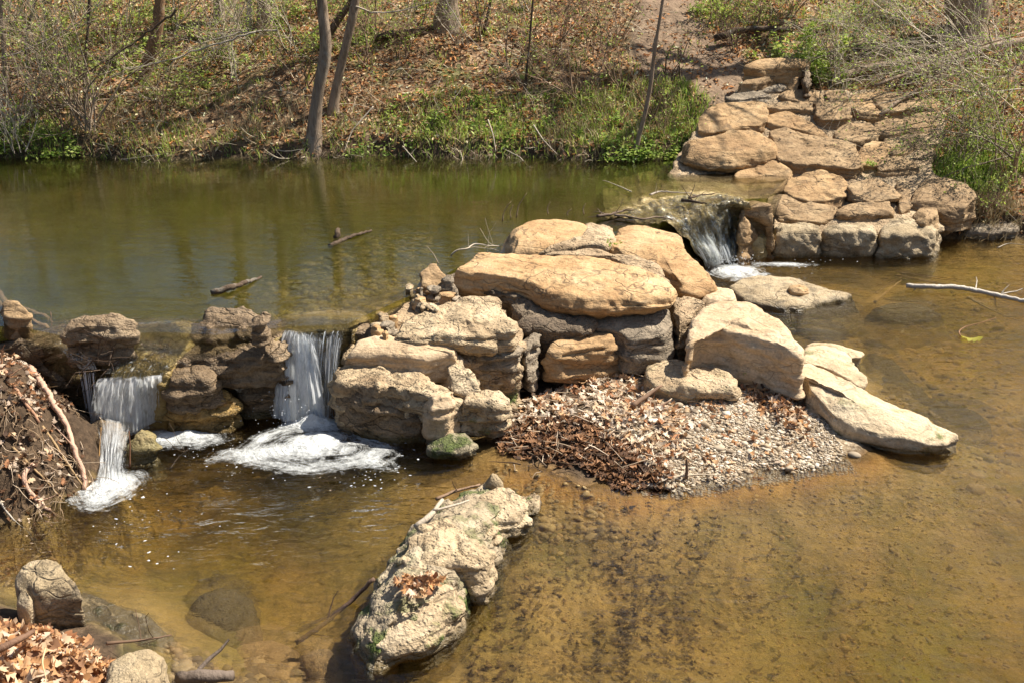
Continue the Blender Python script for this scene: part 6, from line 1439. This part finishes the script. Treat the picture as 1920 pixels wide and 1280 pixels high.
stick("driftwood", "thin grey stick lodged along the lip of the far cascade", [P(1120 + a / 5.333, 330 + b / 5.333, .64) for a, b in ((530, 190), (620, 155), (760, 165), (940, 175))], .012, (.36, .32, .28), 'driftwood', seed=14, kids=2)
stick("driftwood", "black wet branch lying on top of the far cascade", [P(1120 + a / 5.333, 330 + b / 5.333, .66) for a, b in ((840, 245), (940, 255), (1060, 275), (1100, 280))], .018, (.07, .05, .04), 'driftwood', seed=15, kids=2)
stick("driftwood", "dark forked twig above the black wet branch", [P(1120 + a / 5.333, 330 + b / 5.333, .67) for a, b in ((920, 220), (1040, 190), (1170, 180))], .012, (.10, .07, .05), 'driftwood', seed=16, kids=4)
stick("driftwood", "dark soaked branches along the left lip of the far cascade", [P(1120 + a / 5.333, 330 + b / 5.333, .63) for a, b in ((0, 405), (150, 380), (260, 345), (360, 340))], .016, (.12, .09, .07), 'driftwood', seed=17, kids=5)
stick("driftwood", "pale-edged branch pressed against the rear tan boulder", [P(1120 + a / 5.333, 330 + b / 5.333, .63) for a, b in ((170, 395), (280, 400), (440, 435), (600, 410), (760, 435))], .012, (.22, .17, .13), 'driftwood', seed=18, kids=5)
stick("stick", "pale bent stick rising from the pond left of the far cascade", [P(1120 + a / 5.333, 330 + b / 5.333, .63) for a, b in ((340, 160), (230, 110), (70, 45), (50, 50))], .007, PALE, 'stick', seed=19)
# in the creek at right
stick("fallen_branch", "long white-barked branch lying in the creek at right", S2((1700, 536, .03), (1740, 538, .05), (1790, 538, .05), (1830, 545, .03), (1880, 556, .01), (1925, 566, .01)), .022, (.5, .44, .36), 'branch', ROOT, .9, 9, kids=7, seed=20)
stick("sunken_stick", "brown stick just under the surface left of the white-barked branch", S2((1640, 566, -.12), (1665, 545, -.09), (1690, 526, -.05)), .016, (.36, .24, .12), 'stick', seed=21)
stick("sunken_stick", "long sunken stick above the white-barked branch", S2((1680, 516, -.05), (1740, 528, -.06), (1850, 545, -.07), (1930, 552, -.06)), .014, (.3, .2, .1), 'stick', seed=22)
stick("sunken_stick", "pale twig under water below the white-barked branch", S2((1815, 558, -.02), (1860, 582, -.03), (1905, 600, -.03)), .010, (.4, .3, .16), 'stick', seed=23)
stick("twig", "curved reddish twig standing in the creek at right", S2((1803, 632, 0), (1795, 622, .03), (1810, 612, .06), (1845, 604, .10), (1868, 595, .13)), .005, (.42, .25, .15), 'twig', seed=24)
stick("twig", "thin pale twig at the water's edge at the right border", S2((1870, 465, .03), (1890, 456, .06), (1925, 460, .08)), .006, PALE, 'twig', seed=25)
yl = P(1822, 634, .008); me = make_mesh("leaf", OAK[2][0] * [.2, .16, .1], OAK[2][1], None, LEAF, True, np.tile((.42, .38, .06), (27, 1)))
o = link("leaf", me, None, yl); o.rotation_euler = (0, 0, 1.3); tag(o, "yellow-green leaf floating by the curved reddish twig", "leaf")
# at the foreground ridge
stick("branch", "pale forked dead branch lying on the left side of the foreground ridge", S2((778, 988, .20), (800, 972, .23), (822, 950, .25), (830, 935, .26)), .017, (.46, .38, .28), 'branch', ROOT, .6, 8, kids=0, seed=26)
stick("branch", "thin grey twig resting across the top of the foreground ridge", S2((812, 956, .25), (840, 950, .26), (880, 937, .25)), .008, (.44, .37, .28), 'branch', ROOT, .6, 6, kids=1, seed=27)
stick("branch", "long dark branch leaning from the creek bed to the ridge", S2((555, 1205, -.12), (620, 1160, -.05), (665, 1120, .02), (700, 1085, .12)), .013, (.13, .08, .055), 'branch', ROOT, .7, 8, kids=2, seed=28)
stick("branch", "thin dark branch behind the ridge at the water line", S2((818, 935, .03), (850, 920, .04), (900, 908, .05)), .010, (.25, .16, .1), 'branch', ROOT, .7, 6, kids=1, seed=29)
stick("twig", "dark twig standing out of the pool near the cave", S2((318, 880, 0), (332, 858, .05), (352, 842, .10)), .005, (.08, .06, .04), 'twig', kids=2, seed=30)
stick("twig", "dark upright twig in front of the rounded green-brown rock", S2((243, 876, .01), (244, 840, .12), (242, 806, .22)), .007, (.14, .07, .04), 'twig', seed=31)
stick("twig", "reddish twig hanging beside the white chute", S2((186, 875, .02), (186, 840, .12), (190, 800, .24)), .005, (.40, .24, .1), 'twig', seed=32)
stick("floating_log", "dark log with white edges at the bottom edge left of the ridge", S2((338, 1272, .02), (380, 1264, .06), (440, 1268, .03)), .035, (.16, .12, .09), 'log', ROOT, .6, 9, kids=2, seed=33)
stick("branch", "dark branch across the leaves in the bottom left corner", S2((-10, 1220, .26), (30, 1200, .28), (62, 1182, .24)), .018, (.18, .10, .06), 'branch', ROOT, .6, 7, seed=34)
stick("twig", "pale curved stem on the bottom left leaf heap", S2((85, 1215, .27), (78, 1240, .28), (88, 1275, .27)), .004, (.55, .42, .25), 'twig', seed=35)
stick("twig", "dark stick reaching from the leaf heap over the water", S2((200, 1205, .14), (260, 1200, .10), (322, 1190, .05)), .008, (.14, .09, .06), 'twig', kids=3, seed=36)
# twigs caught left of the first waterfall
mb = MB(); rng = np.random.RandomState(12)
for _ in range(26):
    p = P(rng.uniform(150, 215), rng.uniform(655, 690), rng.uniform(.40, .5)); grow(mb, [], p, rng.normal(0, 1, 3) + [.3, -.3, 0], rng.uniform(.1, .3), .005, 1, rng, .15, -.02, 2, (.10, .07, .05), seg=5)
tag(link("twig_jam", mb.mesh("twig_jam", TWIG)), "dark twigs jammed beside the left waterfall's lip", "twigs")
# sprigs
for lb, (px, py, z), n, s in (("tiny green sprig in a crack of the broad tan boulder", (1149, 459, .70), 16, .03), ("yellow-green sprouts between the wall stones", (1632, 310, .78), 70, .035), ("little green plant by the orange-brown block", (1163, 650, .26), 10, .025), ("small green weed in the seam of the limestone slab", (1400, 703, .2), 26, .025)):
    p = P(px, py, z) if px != 1632 else PP(px, py, .38, 11, .41); mb = MB(); T = p + np.c_[rng.normal(0, s * .9, (n, 2)), np.abs(rng.normal(0, s * .6, n))]
    mb.inst(SL_V, None, SL_T, scale_m(rotmats(rng, n, .8), np.full(n, s * 1.3), np.full(n, s), np.full(n, s)), T, pick(rng, PAL_FRESH, n)); tag(link("sprig", mb.mesh("sprig", LEAF, False, p), None, p), lb, "plant")
